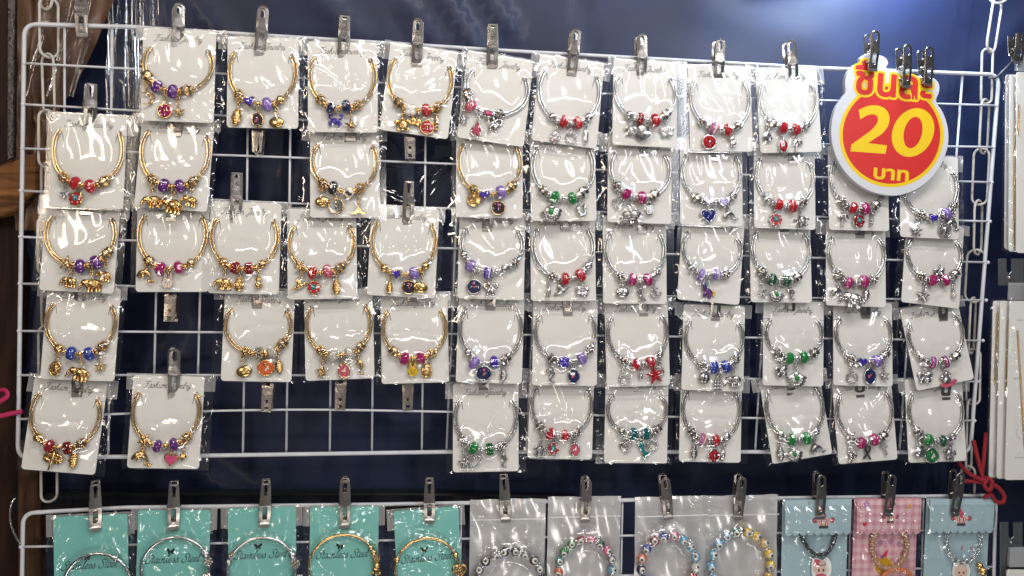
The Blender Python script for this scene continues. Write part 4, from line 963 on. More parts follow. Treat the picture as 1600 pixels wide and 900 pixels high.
# ------------------------------------------------------------------ the 51 cards: corners, look, beads, charms, clip
G, SV = 'gold', 'silver'
DATA = [
# top row
((222,188),(331,192),G,'violet beads, pink medallion and starfish',[(245,135,'facet','purple'),(270,143,'glass','purple')],[(228,153,'moon',None,22),(255,173,'cherry','*magenta',25),(278,174,'starfish',None,20)],((279,5),(277,69),'A')),
((357,199),(463,201),G,'violet heart bead and oval clam charm',[(390,160,'heart','violet'),(417,163,'glass','lilac')],[(372,182,'shell',None,30),(401,188,'oval','dark',24),(432,188,'clam',None,18)],((411,9),(406,82),'A')),
((484,206),(588,207),G,'purple crab and gold starfish charms',[(517,169,'facet','navy'),(541,166,'facet','navy')],[(525,190,'crab','violet',22),(548,194,'starfish',None,22)],((538,25),(536,87),'C')),
((597,203),(696,217),G,'white clover bead and round red charm',[(641,172,'clover','white'),(666,172,'glass','red')],[(627,194,'turtle',None,25),(651,190,'butterfly',None,14),(667,199,'cherry','red',24),(681,190,'twist',None,30)],((653,29),(651,100),'A')),
((712,214),(820,230),SV,'pink beads and pink teardrop charm',[(736,166,'glass','rose'),(763,178,'jewel','pink')],[(721,185,'starfish',None,19),(746,202,'teardrop','*rose',27),(774,193,'bow',None,24)],((769,38),(769,103),'C')),
((833,219),(929,232),SV,'red beads and a round crescent ring charm',[(881,190,'facet','red'),(903,192,'glass','red')],[(868,213,'hamsa','rose',22),(891,215,'ringlet',None,19),(915,213,'leaf',None,23)],((899,45),(893,114),'A')),
((959,226),(1055,231),SV,'clear crystal and red bead under top wire',[(1001,185,'pave','red'),(1024,188,'glass','red')],[(985,203,'turtle',None,18),(1003,203,'clear',None,28),(1040,205,'butterfly',None,18)],((1001,53),(1002,120),'A')),
((1080,236),(1175,237),SV,'striped bead and round red medallion',[(1115,200,'stripe','rose'),(1137,203,'facet','red')],[(1110,222,'cherry','*red',24),(1143,222,'cat',None,19)],((1123,61),(1122,123),'A')),
((1187,239),(1285,237),SV,'red beads beside the price sign, palm charm',[(1224,200,'facet','red'),(1244,202,'facet','red')],[(1200,212,'clear',None,16),(1223,228,'oval','*red',20),(1248,226,'palm',None,20)],((1232,63),(1240,130),'A')),
# second row
((78,323),(190,327),G,'red beads and red teal flower medallion',[(117,286,'facet','red'),(141,291,'glass','red')],[(100,302,'starfish','!',18),(118,311,'flower','red',26)],((142,129),(139,199),'B')),
((211,323),(322,331),G,'deep purple beads and three elephants',[(256,290,'glass','purple'),(281,291,'glass','purple')],[(236,311,'elephant',None,20),(271,317,'elephant',None,24),(299,311,'elephant',None,17)],(275,208)),
((489,340),(589,340),G,'black bead, yin yang bead and whale tail',[(520,293,'facet','black'),(545,302,'yin','white')],[(502,312,'clam',None,17),(524,322,'medallion','black',25),(561,325,'tail',None,21)],(548,216)),
((716,339),(813,341),G,'violet heart bead and coin charm',[(757,306,'heart','violet'),(783,300,'glass','lilac')],[(738,312,'disc',None,21),(779,325,'medallion','dark',23)],(761,227)),
((833,345),(929,345),SV,'clear green beads and horseshoe charm',[(867,308,'facet','green'),(894,310,'facet','green')],[(860,331,'fan','green',26),(907,327,'horseshoe',None,19)],(881,236)),
((954,347),(1044,350),SV,'magenta beads and padlock charm',[(979,303,'facet','magenta'),(1003,309,'glass','magenta')],[(966,319,'openheart',None,18),(985,334,'elephant','!',21),(1013,325,'padlock',None,20)],(1005,241)),
((1066,351),(1157,354),SV,'large glittery blue heart charm',[(1106,315,'heart','lilac'),(1131,317,'heart','lilac')],[(1106,339,'heart','*blue',24),(1138,337,'dolphin','!',18)],(1116,247)),
((1181,356),(1272,359),SV,'white dice bead and turtle charm',[(1217,320,'facet','red'),(1238,322,'glass','red')],[(1212,344,'flower','red',22),(1251,345,'turtle','!',20)],(1239,252)),
((1299,359),(1386,361),SV,'twisted drop charm below the price sign',[(1333,325,'facet','red'),(1352,326,'glass','magenta')],[(1318,343,'palm','!',20),(1343,346,'flower','ruby',21),(1364,342,'twist',None,22)],None),
((1409,370),(1496,374),SV,'violet heart bead right of the price sign',[(1457,342,'heart','violet'),(1479,334,'glass','lilac')],[(1433,360,'starfish','!',18),(1474,360,'oval','!',24),(1490,350,'dolphin',None,18)],None),
# third row
((61,453),(177,459),G,'dark purple beads and elephants, left edge',[(125,416,'glass','purple'),(150,410,'glass','purple')],[(109,437,'elephant',None,17),(142,441,'elephant',None,22),(165,428,'elephant',None,17)],(134,331)),
((212,456),(325,456),G,'magenta beads and white bunny face charm',[(251,420,'facet','magenta'),(279,418,'facet','magenta')],[(228,430,'dolphin',None,24),(262,441,'bunny','white',25)],(268,341)),
((326,458),(434,460),G,'small red beads and owl charm',[(367,418,'pave','red'),(389,420,'pave','red')],[(350,440,'elephant',None,18),(374,446,'owl',None,22),(404,443,'cat',None,20)],((370,268),(368,344),'C')),
((452,468),(556,466),G,'bird charm and large spiral shell',[(488,426,'facet','red'),(512,424,'glass','rose')],[(470,446,'bird',None,19),(489,450,'flower','red',24),(525,448,'shell',None,27)],None),
((576,461),(677,466),G,'violet heart bead, shell and medallion',[(619,429,'heart','violet'),(647,427,'glass','lilac')],[(608,449,'shell',None,22),(639,449,'medallion','dark',23),(659,446,'clam',None,18)],((639,281),(637,347),'B')),
((718,466),(815,469),SV,'lilac bead and navy medallion',[(735,415,'glass','lilac'),(762,426,'stripe','violet'),(788,420,'ball',None)],[(739,448,'medallion','navy',24),(767,450,'bow',None,22)],(761,357)),
((833,470),(928,470),SV,'red beads and hummingbird charm',[(883,436,'facet','red'),(907,430,'glass','red')],[(858,456,'leaf',None,19),(878,454,'bird','!',19),(911,454,'butterfly',None,18)],(883,356)),
((947,474),(1037,475),SV,'magenta beads and looped ribbon charm',[(988,437,'glass','magenta'),(1012,437,'glass','magenta')],[(973,454,'clam',None,16),(1000,462,'ribbon','!',22),(1022,455,'anchor','!',18)],(1003,361)),
((1063,468),(1150,476),SV,'lilac beads and purple unicorn charm',[(1096,430,'stripe','lilac'),(1119,428,'stripe','lilac')],[(1107,456,'horse','purple',27)],(1110,360)),
((1176,472),(1266,473),SV,'dark green beads and green fan shell',[(1206,437,'glass','dgreen'),(1229,438,'glass','dgreen')],[(1190,456,'starfish','!',17),(1214,460,'fan','green',19),(1234,460,'seahorse','!',21)],(1225,363)),
((1292,477),(1383,480),SV,'magenta beads, sheep and shell charms',[(1326,442,'glass','magenta'),(1350,440,'glass','magenta')],[(1310,458,'dolphin',None,20),(1335,464,'elephant',None,22),(1355,460,'shell',None,20)],(1343,368)),
((1411,472),(1496,482),SV,'magenta beads, butterfly and pearl drop',[(1457,438,'facet','magenta'),(1477,438,'facet','magenta')],[(1444,461,'starfish','!',21),(1467,424,'butterfly',None,14),(1489,458,'drop','pearl',18)],None),
# fourth row
((64,592),(177,596),G,'royal blue beads and elephant',[(111,552,'glass','blue'),(139,553,'glass','blue')],[(88,576,'oval',None,25),(126,580,'elephant',None,22),(156,572,'starfish',None,20)],(126,479)),
((347,595),(453,597),G,'rhinestone beads and orange shell medallion',[(405,552,'pave','clear'),(425,550,'facet','clear')],[(379,577,'clam',None,19),(413,575,'medallion','*orange',27),(434,572,'shell',None,25)],(402,477)),
((483,595),(580,591),G,'clear glass beads and seahorse charm',[(520,556,'glass','clear'),(546,552,'glass','clear')],[(505,580,'starfish',None,22),(536,580,'oval','rose',25),(560,575,'seahorse',None,26)],None),
((599,600),(699,597),G,'dark magenta beads and yellow bunny disc',[(632,560,'facet','magenta'),(657,558,'facet','magenta')],[(645,579,'bunny','yellow',24),(668,580,'owl',None,24)],(645,472)),
((712,597),(815,600),SV,'lilac bead and spiral drop charm',[(741,567,'glass','lilac'),(772,566,'facet','violet')],[(757,584,'medallion','navy',26),(788,586,'shell','!',22)],(766,480)),
((834,602),(930,603),SV,'violet clover bead and silver seahorse',[(881,566,'clover','violet'),(909,560,'glass','lilac')],[(858,587,'seahorse','!',26),(895,588,'oval','navy',24)],(887,489)),
((946,605),(1049,602),SV,'red beads and red starfish charm',[(993,570,'facet','red'),(1016,565,'glass','red')],[(974,592,'ringlet',None,18),(1003,585,'hamsa',None,13),(1020,585,'starfish','red',29),(1032,580,'ringlet',None,17)],(1005,490)),
((1068,609),(1158,612),SV,'royal blue beads and rhinestone purse charm',[(1115,574,'glass','blue'),(1134,573,'glass','blue')],[(1102,590,'apple','!',18),(1123,600,'bag',None,21),(1145,592,'elephant','!',17)],(1117,497)),
((1193,602),(1285,604),SV,'bright green beads and silver fan shell',[(1234,560,'facet','green'),(1256,558,'facet','green')],[(1220,579,'butterfly',None,18),(1243,590,'fan','green',23)],(1234,498)),
((1305,602),(1392,604),SV,'gear shaped ring and blue oval medallion',[(1347,567,'heart','violet'),(1370,564,'glass','lilac')],[(1330,590,'ringlet','!',18),(1360,588,'oval','navy',24),(1381,586,'starfish',None,17)],(1352,493)),
((1437,610),(1518,593),SV,'pink striped beads and butterfly',[(1458,567,'stripe','magenta'),(1478,565,'stripe','ruby')],[(1447,588,'butterfly',None,18),(1479,592,'dog','rose',22)],(1473,497)),
# bottom row
((35,733),(146,742),G,'ruby beads and rhinestone dragonfly',[(77,697,'facet','ruby'),(105,700,'pave','ruby')],[(84,716,'dragonfly',None,32),(115,718,'shell',None,29)],(121,615)),
((200,731),(309,733),G,'lilac faceted beads and pink heart',[(246,697,'facet','purple'),(272,694,'facet','purple')],[(222,715,'dolphin',None,26),(268,719,'heart','pink',22),(288,712,'diamond',None,18)],((272,542),(271,616),'A')),
((710,738),(808,736),SV,'green beads, starfish and seahorse',[(740,700,'facet','green'),(765,702,'pave','green')],[(725,722,'starfish',None,22),(742,722,'openheart','*green',23),(784,720,'seahorse','!',26)],(756,609)),
((827,716),(922,718),SV,'red beads, turtle and pink oval charm',[(860,678,'facet','red'),(883,681,'facet','red')],[(845,704,'turtle','!',21),(866,702,'flower','ruby',23),(897,703,'oval','rose',21)],None),
((948,723),(1038,724),SV,'teal beads and glittering mermaid tail',[(990,678,'pave','teal'),(1009,678,'pave','teal')],[(976,700,'heart',None,18),(1001,704,'mermaid','*teal',29),(1020,695,'ringlet',None,18)],(996,611)),
((1063,721),(1155,723),SV,'pink striped bead and red oval charm',[(1097,687,'stripe','rose'),(1119,688,'facet','red')],[(1084,706,'shell','!',22),(1115,712,'cherry','*red',21),(1131,712,'leaf',None,19)],None),
((1208,725),(1300,709),SV,'green beads, spiral shell and dolphin',[(1237,687,'facet','green'),(1260,685,'glass','green')],[(1220,708,'shell','!',22),(1240,709,'fan','green',19),(1274,702,'dolphin','!',19)],(1235,614)),
((1315,725),(1398,718),SV,'magenta beads and dark awareness ribbon',[(1345,692,'glass','magenta'),(1366,687,'glass','magenta')],[(1328,712,'squirrel',None,18),(1357,708,'ribbon','!black',22),(1380,702,'key','!',20)],(1343,617)),
((1422,723),(1508,720),SV,'green beads and round green glitter medallion',[(1450,687,'glass','green'),(1473,689,'facet','dgreen')],[(1435,703,'pot',None,16),(1455,712,'medallion','*green',23),(1486,709,'turtle','!',20)],(1477,621)),
]
for i, (bl, br, mt_, key, beads, charms, cl) in enumerate(DATA):
    bracelet_card(bl, br, mt_, key, beads, charms, 100 + i)
    if cl is None: continue
    lab = f'steel clip holding the {mt_} bracelet card with {key}'
    if len(cl) == 3:
        clip(cl[1], cl[0], .0068, cl[2], lab, yaw=max(0.0, (720 - cl[0][0]) * .0009), lean=.04)
    else:
        tip = cl; hpx = .0445 / mpp(tip[0], tip[1], .007); rr = random.Random(i)
        clip(tip, (tip[0] + rr.uniform(-2, 4), tip[1] - hpx), .0068, rr.choice('AB'), lab, lean=-.085)
# clips without a card
clip((128, 53), (126, -14), .003, 'A', 'empty bronze toned steel clip at the upper left rack corner', lean=.12, yaw=.3)
for tip, top, var, lab in [((404, 172), (404, 243), 'B', 'empty upside down clip under the oval clam bracelet card'), ((640, 176), (641, 252), 'C', 'empty upside down clip under the white clover bracelet card'),
                           ((270, 430), (268, 504), 'C', 'empty upside down clip under the bunny face bracelet card'), ((421, 572), (418, 644), 'C', 'darker empty upside down clip under the orange shell bracelet card'),
                           ((534, 568), (532, 641), 'C', 'empty upside down clip under the clear glass bead bracelet card'), ((638, 568), (637, 641), 'C', 'empty upside down clip under the yellow bunny disc bracelet card')]:
    clip(tip, top, .002, var, lab, lean=.10)

# ------------------------------------------------------------------ the price sign
def to_local(o, r, u, pts, n=None):
    out = []
    for x, y in pts:
        p = (hit(x, y, o, n) if n is not None else P(x, y, -o.y)) - o; out.append((p.dot(r), p.dot(u)))
    return out
FOAM = mat('white_foam_board', (0.56, 0.57, 0.60), 0.6, var=0.03, vscale=60, bump=.1, bscale=900)
YEL = mat('yellow_print', lin('#e0bb08'), 0.45); RED = mat('red_print', lin('#c4241f'), 0.45)
def z8(pts): return [(1290 + x * .3, 40 + y * .3) for x, y in pts]
so = P(1395, 211, .0200); sr_, su_, sn_ = Vector((1, 0, 0)), Vector((0, .05, 1)).normalized(), None
sn_ = sr_.cross(su_)
sign = link('price_sign', None, None, basis(so, sr_, su_, sn_), 'round red and yellow foam price sign reading 20 baht in Thai', 'price sign')
def SL(pts): return to_local(so, sr_, su_, z8(pts), sn_)
outl = crom([(343, 886), (240, 866), (150, 812), (82, 735), (42, 645), (29, 540), (48, 440), (92, 368), (104, 345), (102, 290), (117, 240), (150, 203), (176, 196), (184, 164), (222, 145), (270, 152), (310, 165), (327, 195), (320, 222), (400, 238), (480, 262), (556, 270), (590, 300), (592, 345), (577, 395), (612, 452), (638, 535), (638, 625), (608, 712), (560, 785), (490, 843), (420, 875)], 4, True)
mb = MB(); mb.prism(SL(outl), -.005, 0, bev=.0004); link('foam_board', mb.mesh('foam_board', [FOAM]), sign)
mb = MB(); mb.prism(SL(ellipse(343, 570, 272, 272, 72)), .00001, .00003); link('yellow_ring', mb.mesh('yellow_ring', [YEL]), sign)
mb = MB(); mb.prism(SL(ellipse(343, 570, 254, 254, 72)), .00004, .00006); link('red_disc', mb.mesh('red_disc', [RED]), sign)
def bold(text, w, step=.011):
    """font outlines made heavier by w: contour of the distance to the outline, filled cell by cell"""
    me = font_mesh('lettering', text, RED); cnt = {}
    for p in me.polygons:
        for e in p.edge_keys: cnt[e] = cnt.get(e, 0) + 1
    V = np.array([(v.co.x, v.co.y) for v in me.vertices]); E = [e for e, c in cnt.items() if c == 1]
    x0, y0 = V.min(0) - w - .03; x1, y1 = V.max(0) + w + .03
    nx, ny = int((x1 - x0) / step), int((y1 - y0) / step); gx = x0 + step * np.arange(nx + 1); gy = y0 + step * np.arange(ny + 1)
    X, Y = np.meshgrid(gx, gy); D = np.full(X.shape, 9.0); I = np.zeros(X.shape, bool)
    for i, j in E:
        a, b = V[i], V[j]; d = b - a; L2 = max(d @ d, 1e-12); t = np.clip(((X - a[0]) * d[0] + (Y - a[1]) * d[1]) / L2, 0, 1)
        D = np.minimum(D, np.hypot(X - a[0] - t * d[0], Y - a[1] - t * d[1]))
    for p in me.polygons:
        q = [V[i] for i in p.vertices]
        for k in range(1, len(q) - 1):
            a, b, c = q[0], q[k], q[k + 1]; s_ = lambda u, v: (v[0] - u[0]) * (Y - u[1]) - (v[1] - u[1]) * (X - u[0])
            s1, s2, s3 = s_(a, b), s_(b, c), s_(c, a); I |= ((s1 >= 0) & (s2 >= 0) & (s3 >= 0)) | ((s1 <= 0) & (s2 <= 0) & (s3 <= 0))
    F = w - np.where(I, -D, D); mb = MB(); bpy.data.meshes.remove(me)
    for j in range(ny):
        i = 0
        while i < nx:
            cs = [(i, j), (i + 1, j), (i + 1, j + 1), (i, j + 1)]; f = [F[y, x] for x, y in cs]
            if min(f) >= 0:
                k = i + 1
                while k < nx and F[j, k + 1] >= 0 and F[j + 1, k + 1] >= 0: k += 1
                mb.add([(gx[i], gy[j], 0), (gx[k], gy[j], 0), (gx[k], gy[j + 1], 0), (gx[i], gy[j + 1], 0)], [(0, 1, 2, 3)], 0, False); i = k; continue
            if max(f) > 0:
                pl = []
                for q in range(4):
                    (ax, ay), (bx, by) = cs[q], cs[(q + 1) % 4]; fa, fb = f[q], f[(q + 1) % 4]
                    if fa >= 0: pl.append((gx[ax], gy[ay], 0))
                    if (fa >= 0) != (fb >= 0): t = fa / (fa - fb); pl.append((gx[ax] + (gx[bx] - gx[ax]) * t, gy[ay] + (gy[by] - gy[ay]) * t, 0))
                if len(pl) > 2: mb.add(pl, [tuple(range(len(pl)))], 0, False)
            i += 1
    return mb
def place_text(name, text, box, w, m, z, rot, ref_w=None):
    ref = bold(text, ref_w or w); mb = bold(text, w)
    (x0, y1), (x1, y0) = SL([(box[0], box[1]), (box[2], box[3])])
    xs_ = [v[0] for v in ref.v]; ys_ = [v[1] for v in ref.v]; a, b, c, d = min(xs_), max(xs_), min(ys_), max(ys_)
    ca, sa = math.cos(rot), math.sin(rot); cx, cy = (x0 + x1) / 2, (y0 + y1) / 2; V = []
    for vx, vy, vz in mb.v:
        x = (vx - (a + b) / 2) / (b - a) * (x1 - x0); y = (vy - (c + d) / 2) / (d - c) * (y1 - y0); V.append((cx + x * ca - y * sa, cy + x * sa + y * ca, z + vz))
    mb.v = V; link(name, mb.mesh(name, [m]), sign)
TH = 'ชิ้นละ'
place_text('lettering_outline', TH, (155, 184, 555, 388), .088, YEL, .00008, -.045, .030)
place_text('lettering', TH, (155, 184, 555, 388), .030, RED, .00014, -.045)
place_text('lettering', 'บาท', (250, 742, 433, 810), .034, YEL, .00008, -.045)
two = crom([(172, 440), (210, 422), (258, 415), (305, 430), (331, 468), (326, 520), (296, 562)], 5) + [(221, 612), (319, 624), (312, 668), (129, 655), (134, 620)] + crom([(232, 550), (264, 515), (273, 485), (262, 466), (240, 462), (212, 470), (180, 489)], 4)
mb = MB(); mb.prism(SL(two), .00008, .00011); link('digit', mb.mesh('digit', [YEL]), sign)
def tilt_el(cx, cy, rx, ry, k=.16, n=40): return [(cx + rx * math.cos(a) - k * ry * math.sin(a), cy + ry * math.sin(a)) for a in [2 * PI * i / n for i in range(n)]]
mb = MB(); mb.prism(SL(tilt_el(455, 557, 109, 127)), .00008, .00011, holes=[SL(tilt_el(455, 557, 48, 82))]); link('digit', mb.mesh('digit', [YEL]), sign)
clip((1363, 108), (1366, 48), .0215, 'A', 'steel clip at the top left of the price sign', lean=-.05, yaw=.1)
clip((1415, 134), (1416, 69), .0215, 'A', 'middle of three steel clips gripping the price sign', lean=-.05, yaw=.1)
clip((1449, 131), (1450, 73), .0215, 'A', 'rightmost of three steel clips gripping the price sign', lean=-.05, yaw=.1)

# ------------------------------------------------------------------ lower rack: teal cards with steel bangles
def frame_top(tl, tr, dep, tilt):
    a, b = P(*tl, dep), P(*tr, dep); r = b - a; r.y = 0; W = r.length; r.normalize(); n0 = Vector((0, -1, 0)); u0 = n0.cross(r)
    u = u0 * math.cos(tilt) + Vector((0, 1, 0)) * math.sin(tilt); n = r.cross(u)
    return a, r, u, n, W
SS = letter_mesh('lettering', 'Stainless Steel', .050, BLACK, nib=.060)
def butterfly_print():
    mb = MB()
    for sx in (-1, 1):
        mb.prism([(sx * x * .001, y * .001) for x, y in crom([(0, 0), (1.4, 2.2), (4.4, 3.4), (4.2, .8), (2.6, -.6), (3.0, -2.4), (1.4, -3.4), (.3, -1.6)], 3, True)], 0, .00004)
    return mb.mesh('butterfly_print', [BLACK])
BFP = butterfly_print()
GCOIL = GOLD; SCOIL = SILV
def teal_card(tl, tr, c, rad, metal, tx, ty, label, seed, cluster, dep=.0060):
    R = random.Random(seed); o, r, u, n, W = frame_top(tl, tr, dep, .045); H = .108
    o = o - u * H; root = link('carded_bangle', None, None, basis(o, r, u, n), label, 'bangle', 'steel bangles on teal cards')
    def loc(x, y, z=0.0): p = hit(x, y, o + n * z, n) - o; return p.dot(r), p.dot(u)
    mb = MB(); mb.prism(rrect(0, 0, W, H, .0025, 5), -.0007, 0); cd = link('card', mb.mesh('card', [TEAL]), root)
    x, y = loc(tx, ty); link('lettering', SS, cd, T(x - .0245, y - .002, .0002) @ Matrix.Rotation(R.uniform(0.0, .05), 4, 'Z'))
    link('butterfly_print', BFP, cd, T(x - .001, y + .0095, .0002) @ Matrix.Scale(.85, 4))
    cx, cy = loc(*c, .003); rr = rad * mpp(*c, .008); mtl = GOLD if metal == 'gold' else SILV
    N = 170; pts = []; rads = []
    for i in range(N):
        a = 2 * PI * i / N; pts.append((cx + rr * math.cos(a), cy + rr * .97 * math.sin(a), .0032)); rads.append(.00155 if i % 2 else .00125)
    mb = MB(); mb.tube(pts, rads, 0, 8, True); bang = link('bangle', mb.mesh('bangle', [mtl]), root)
    bumps = [(p[0], p[1], .0056, .005) for p in pts[::6]]
    for (ang, kd, sc) in cluster:
        a = math.radians(ang); x, y = cx + rr * math.cos(a), cy + rr * .97 * math.sin(a)
        if kd in ('rosette', 'ball', 'barrel', 'spacer', 'star'):
            me = bead_mesh(kd, None, mtl); link(me.name.split('.')[0], me, bang, T(x, y, .0038) @ Matrix.Rotation(a + PI / 2, 4, 'Z') @ Matrix.Scale(sc, 4))
        else:
            k, cc = (kd.split(':') + [None])[:2]; me = charm_mesh(k, mtl, cc); link(CHN.get(k, k) + '_charm', me, bang, T(x + .001, y - .002, .0045) @ Matrix.Rotation(R.uniform(-.3, .3), 4, 'Z') @ Matrix.Scale(sc, 4))
        bumps.append((x, y, .0075, .008))
    bg_ = link('bag', bag_mesh('bag', -.0065, W + .0055, -.003, H + .0015, bumps, seed, ncr=44, amp=(.0007, .0024)), root)
    mb = MB(); mb.grid(lambda p, q: (-.007 + (W + .013) * p, H + .0018 - .021 + .021 * q, -.0014 + .0006 * math.sin(p * 30 + seed)), 30, 6); link('seal_flap', mb.mesh('seal_flap', [FLAP]), bg_)
teal_card((83, 808), (199, 803), (152, 913), 52, 'silver', 138, 886, 'teal card with silver bangle hanging low, leftmost on lower rack', 41, [(55, 'spacer', 1.2), (60, 'ball', .7)])
teal_card((216, 797), (329, 797), (274, 889), 53, 'silver', 268, 877, 'teal card with silver cable bangle and charm cluster at right', 42, [(28, 'ball', .9), (14, 'rosette', 1.0), (-2, 'elephant', .9), (-16, 'rosette', 1.0)])
teal_card((356, 795), (462, 791), (409, 890), 53, 'silver', 405, 869, 'teal card with bright smooth silver bangle and beads both sides', 43, [(150, 'rosette', .8), (163, 'ball', .8), (24, 'ball', 1.0), (8, 'rosette', 1.1), (-6, 'butterfly', .9)])
teal_card((485, 792), (592, 791), (536, 886), 53, 'gold', 533, 869, 'teal card with gold bangle and gold bead row at right', 44, [(36, 'spacer', 1.1), (26, 'ball', .8), (14, 'rosette', .9), (2, 'ball', .9), (-10, 'barrel', 1.0)])
teal_card((615, 799), (716, 791), (667, 888), 49, 'gold', 665, 874, 'teal card with gold bangle and small heart, rightmost teal card', 45, [(158, 'ball', .8), (22, 'ball', .8), (6, 'heart', 1.0), (-10, 'rosette', .9)])
for tip, top, var, lab in [((149, 825), (149, 752), 'B', 'steel clip holding the leftmost teal card'), ((271, 823), (272, 752), 'B', 'steel clip holding the teal card with cable bangle'), ((413, 819), (416, 750), 'B', 'steel clip holding the teal card with smooth silver bangle'),
                           ((539, 820), (539, 746), 'A', 'steel clip holding the teal card with gold bead row'), ((671, 813), (671, 748), 'B', 'steel clip holding the rightmost teal card'), ((790, 811), (787, 741), 'B', 'steel clip holding the frosted bag of black eye beads'),
                           ((914, 811), (916, 744), 'A', 'steel clip holding the frosted bag of pink and green eye beads'), ((1044, 807), (1037, 742), 'A', 'slanted steel clip holding the frosted bag of blue and orange eye beads'), ((1153, 807), (1157, 741), 'A', 'steel clip holding the frosted bag of yellow eye beads'),
                           ((1281, 806), (1280, 738), 'A', 'steel clip holding the blue card with black cord'), ((1387, 802), (1390, 738), 'A', 'dark steel clip holding the pink checked card'), ((1491, 801), (1497, 735), 'A', 'steel clip holding the blue card with silver chain')]:
    clip(tip, top, .0085 if tip[0] < 1200 else .0138, var, lab, yaw=max(-.05, (640 - tip[0]) * .0007), lean=.04)

# ------------------------------------------------------------------ frosted bags with eye bead bracelets
FBACK = plastic('frosted_bag_back', 0.28, 0.3, 0.24, haze=0.66, bump=0.7, bscale=26)
FFRONT = plastic('frosted_bag_front', 0.05, 0.5, 0.12, haze=0.03, bump=0.5, bscale=45)
def eye_bead(c):
    key = ('eye', c)
    if key in CACHE: return CACHE[key]
    mb = MB(); mb.sphere((0, 0, 0), (4.5, 4.5, 3.8), 0, 14, 9); mb.sphere((0, 0, 1.2), (3.4, 3.4, 3.1), 1, 14, 7); mb.sphere((0, 0, 1.9), (2.35, 2.35, 2.65), 2, 12, 6)
    CACHE[key] = mb.mesh('eye_bead', [glassm(c), enam('white'), glassm('black')], .001); return CACHE[key]
def eye_bag(tl, tr, c, rad, cols, label, seed, extra, yscale=1.0):
    R = random.Random(seed); o, r, u, n, W = frame_top(tl, tr, .0055, .03); H = .105; o = o - u * H
    root = link('bagged_bracelet', None, None, basis(o, r, u, n), label, 'bracelet', 'eye bead bracelets in frosted bags')
    def loc(x, y, z=0.0): p = hit(x, y, o + n * z, n) - o; return p.dot(r), p.dot(u)
    cx, cy = loc(*c, .004); rr = rad * mpp(*c, .009); N = len(cols)
    mb = MB(); mb.ring((cx, cy, .0042), rr, .0005, 0, 40, 5, sy=yscale); st = link('cord', mb.mesh('cord', [enam('grey')]), root); bumps = []
    for i, cl in enumerate(cols):
        a = PI / 2 - 2 * PI * (i + .5) / N; x, y = cx + rr * math.cos(a), cy + rr * yscale * math.sin(a)
        M = T(x, y, .0042) @ Matrix.Rotation(R.uniform(-.5, .5), 4, 'X') @ Matrix.Rotation(R.uniform(-.5, .5), 4, 'Y') @ Matrix.Scale(rr * 2 * PI / N / .0096, 4)
        link('eye_bead', eye_bead(cl), st, M); bumps.append((x, y, .0090, .008))
        if i % 2 == 0:
            a2 = PI / 2 - 2 * PI * (i + 1) / N; me = bead_mesh('spacer', None, SILV); link('spacer_bead', me, st, T(cx + rr * math.cos(a2), cy + rr * yscale * math.sin(a2), .0042) @ Matrix.Rotation(a2 + PI / 2, 4, 'Z') @ Matrix.Scale(.9, 4))
    for ang, kd, sc in extra:
        a = math.radians(ang); x, y = cx + rr * math.cos(a), cy + rr * yscale * math.sin(a)
        link(CHN.get(kd, kd) + '_charm', charm_mesh(kd, SILV, None), st, T(x, y + .007, .006) @ Matrix.Scale(sc, 4)); bumps.append((x, y, .0088, .008))
    mb = MB(); ph = R.uniform(0, 6)
    mb.grid(lambda p, q: (W * p, (H + .001) * q, -.0018 + .0016 * math.sin(p * 7 + ph + 2 * math.sin(q * 5 + ph)) * math.sin(q * 9 + ph + 1.5 * math.sin(p * 6)) + .0006 * math.sin(p * 23 + q * 9 + ph)), 40, 50); bk = link('bag_back', mb.mesh('bag_back', [FBACK]), root)
    fr = link('bag_front', bag_mesh('bag_front', -.0005, W + .0005, -.002, H + .0014, bumps, seed, FFRONT, None, ncr=12, base=.0014), root)
    mb = MB(); y0 = H - .019; mb.grid(lambda p, q: (.0005 + (W - .001) * p, y0 + .0016 * q, .0028 + .0004 * math.sin(q * PI)), 12, 3); link('zip_seal', mb.mesh('zip_seal', [FROST]), fr)
eye_bag((735, 783), (853, 781), (796, 914), 53, ['black', 'grey', 'black', 'grey', 'black', 'black', 'grey', 'black', 'grey', 'black'] * 2, 'frosted bag with black and grey eye bead bracelet', 61, [])
eye_bag((857, 779), (971, 777), (915, 888), 42, ['pink', 'dgreen', 'pink', 'grey', 'sky', 'rose', 'sky', 'teal', 'amber', 'blue', 'pink', 'green', 'orange', 'teal', 'green', 'green', 'ruby'], 'frosted bag with pink, blue and green eye bead bracelet', 62, [(68, 'butterfly', .75)], 1.05)
eye_bag((993, 779), (1104, 776), (1045, 884), 43, ['pink', 'sky', 'sky', 'sky', 'white', 'red', 'blue', 'sky', 'red', 'teal', 'orange', 'blue', 'navy', 'orange', 'blue', 'ruby', 'blue'], 'frosted bag with blue, orange and red eye bead bracelet', 63, [(42, 'owl', .8)], 1.05)
eye_bag((1104, 777), (1217, 775), (1158, 884), 46, ['yellow', 'yellow', 'amber', 'yellow', 'yellow', 'amber', 'yellow', 'yellow', 'amber', 'sky', 'sky', 'teal', 'sky', 'sky', 'sky', 'sky', 'sky', 'teal'], 'frosted bag with yellow and light blue eye bead bracelet', 64, [(92, 'pot', .8)], 1.1)

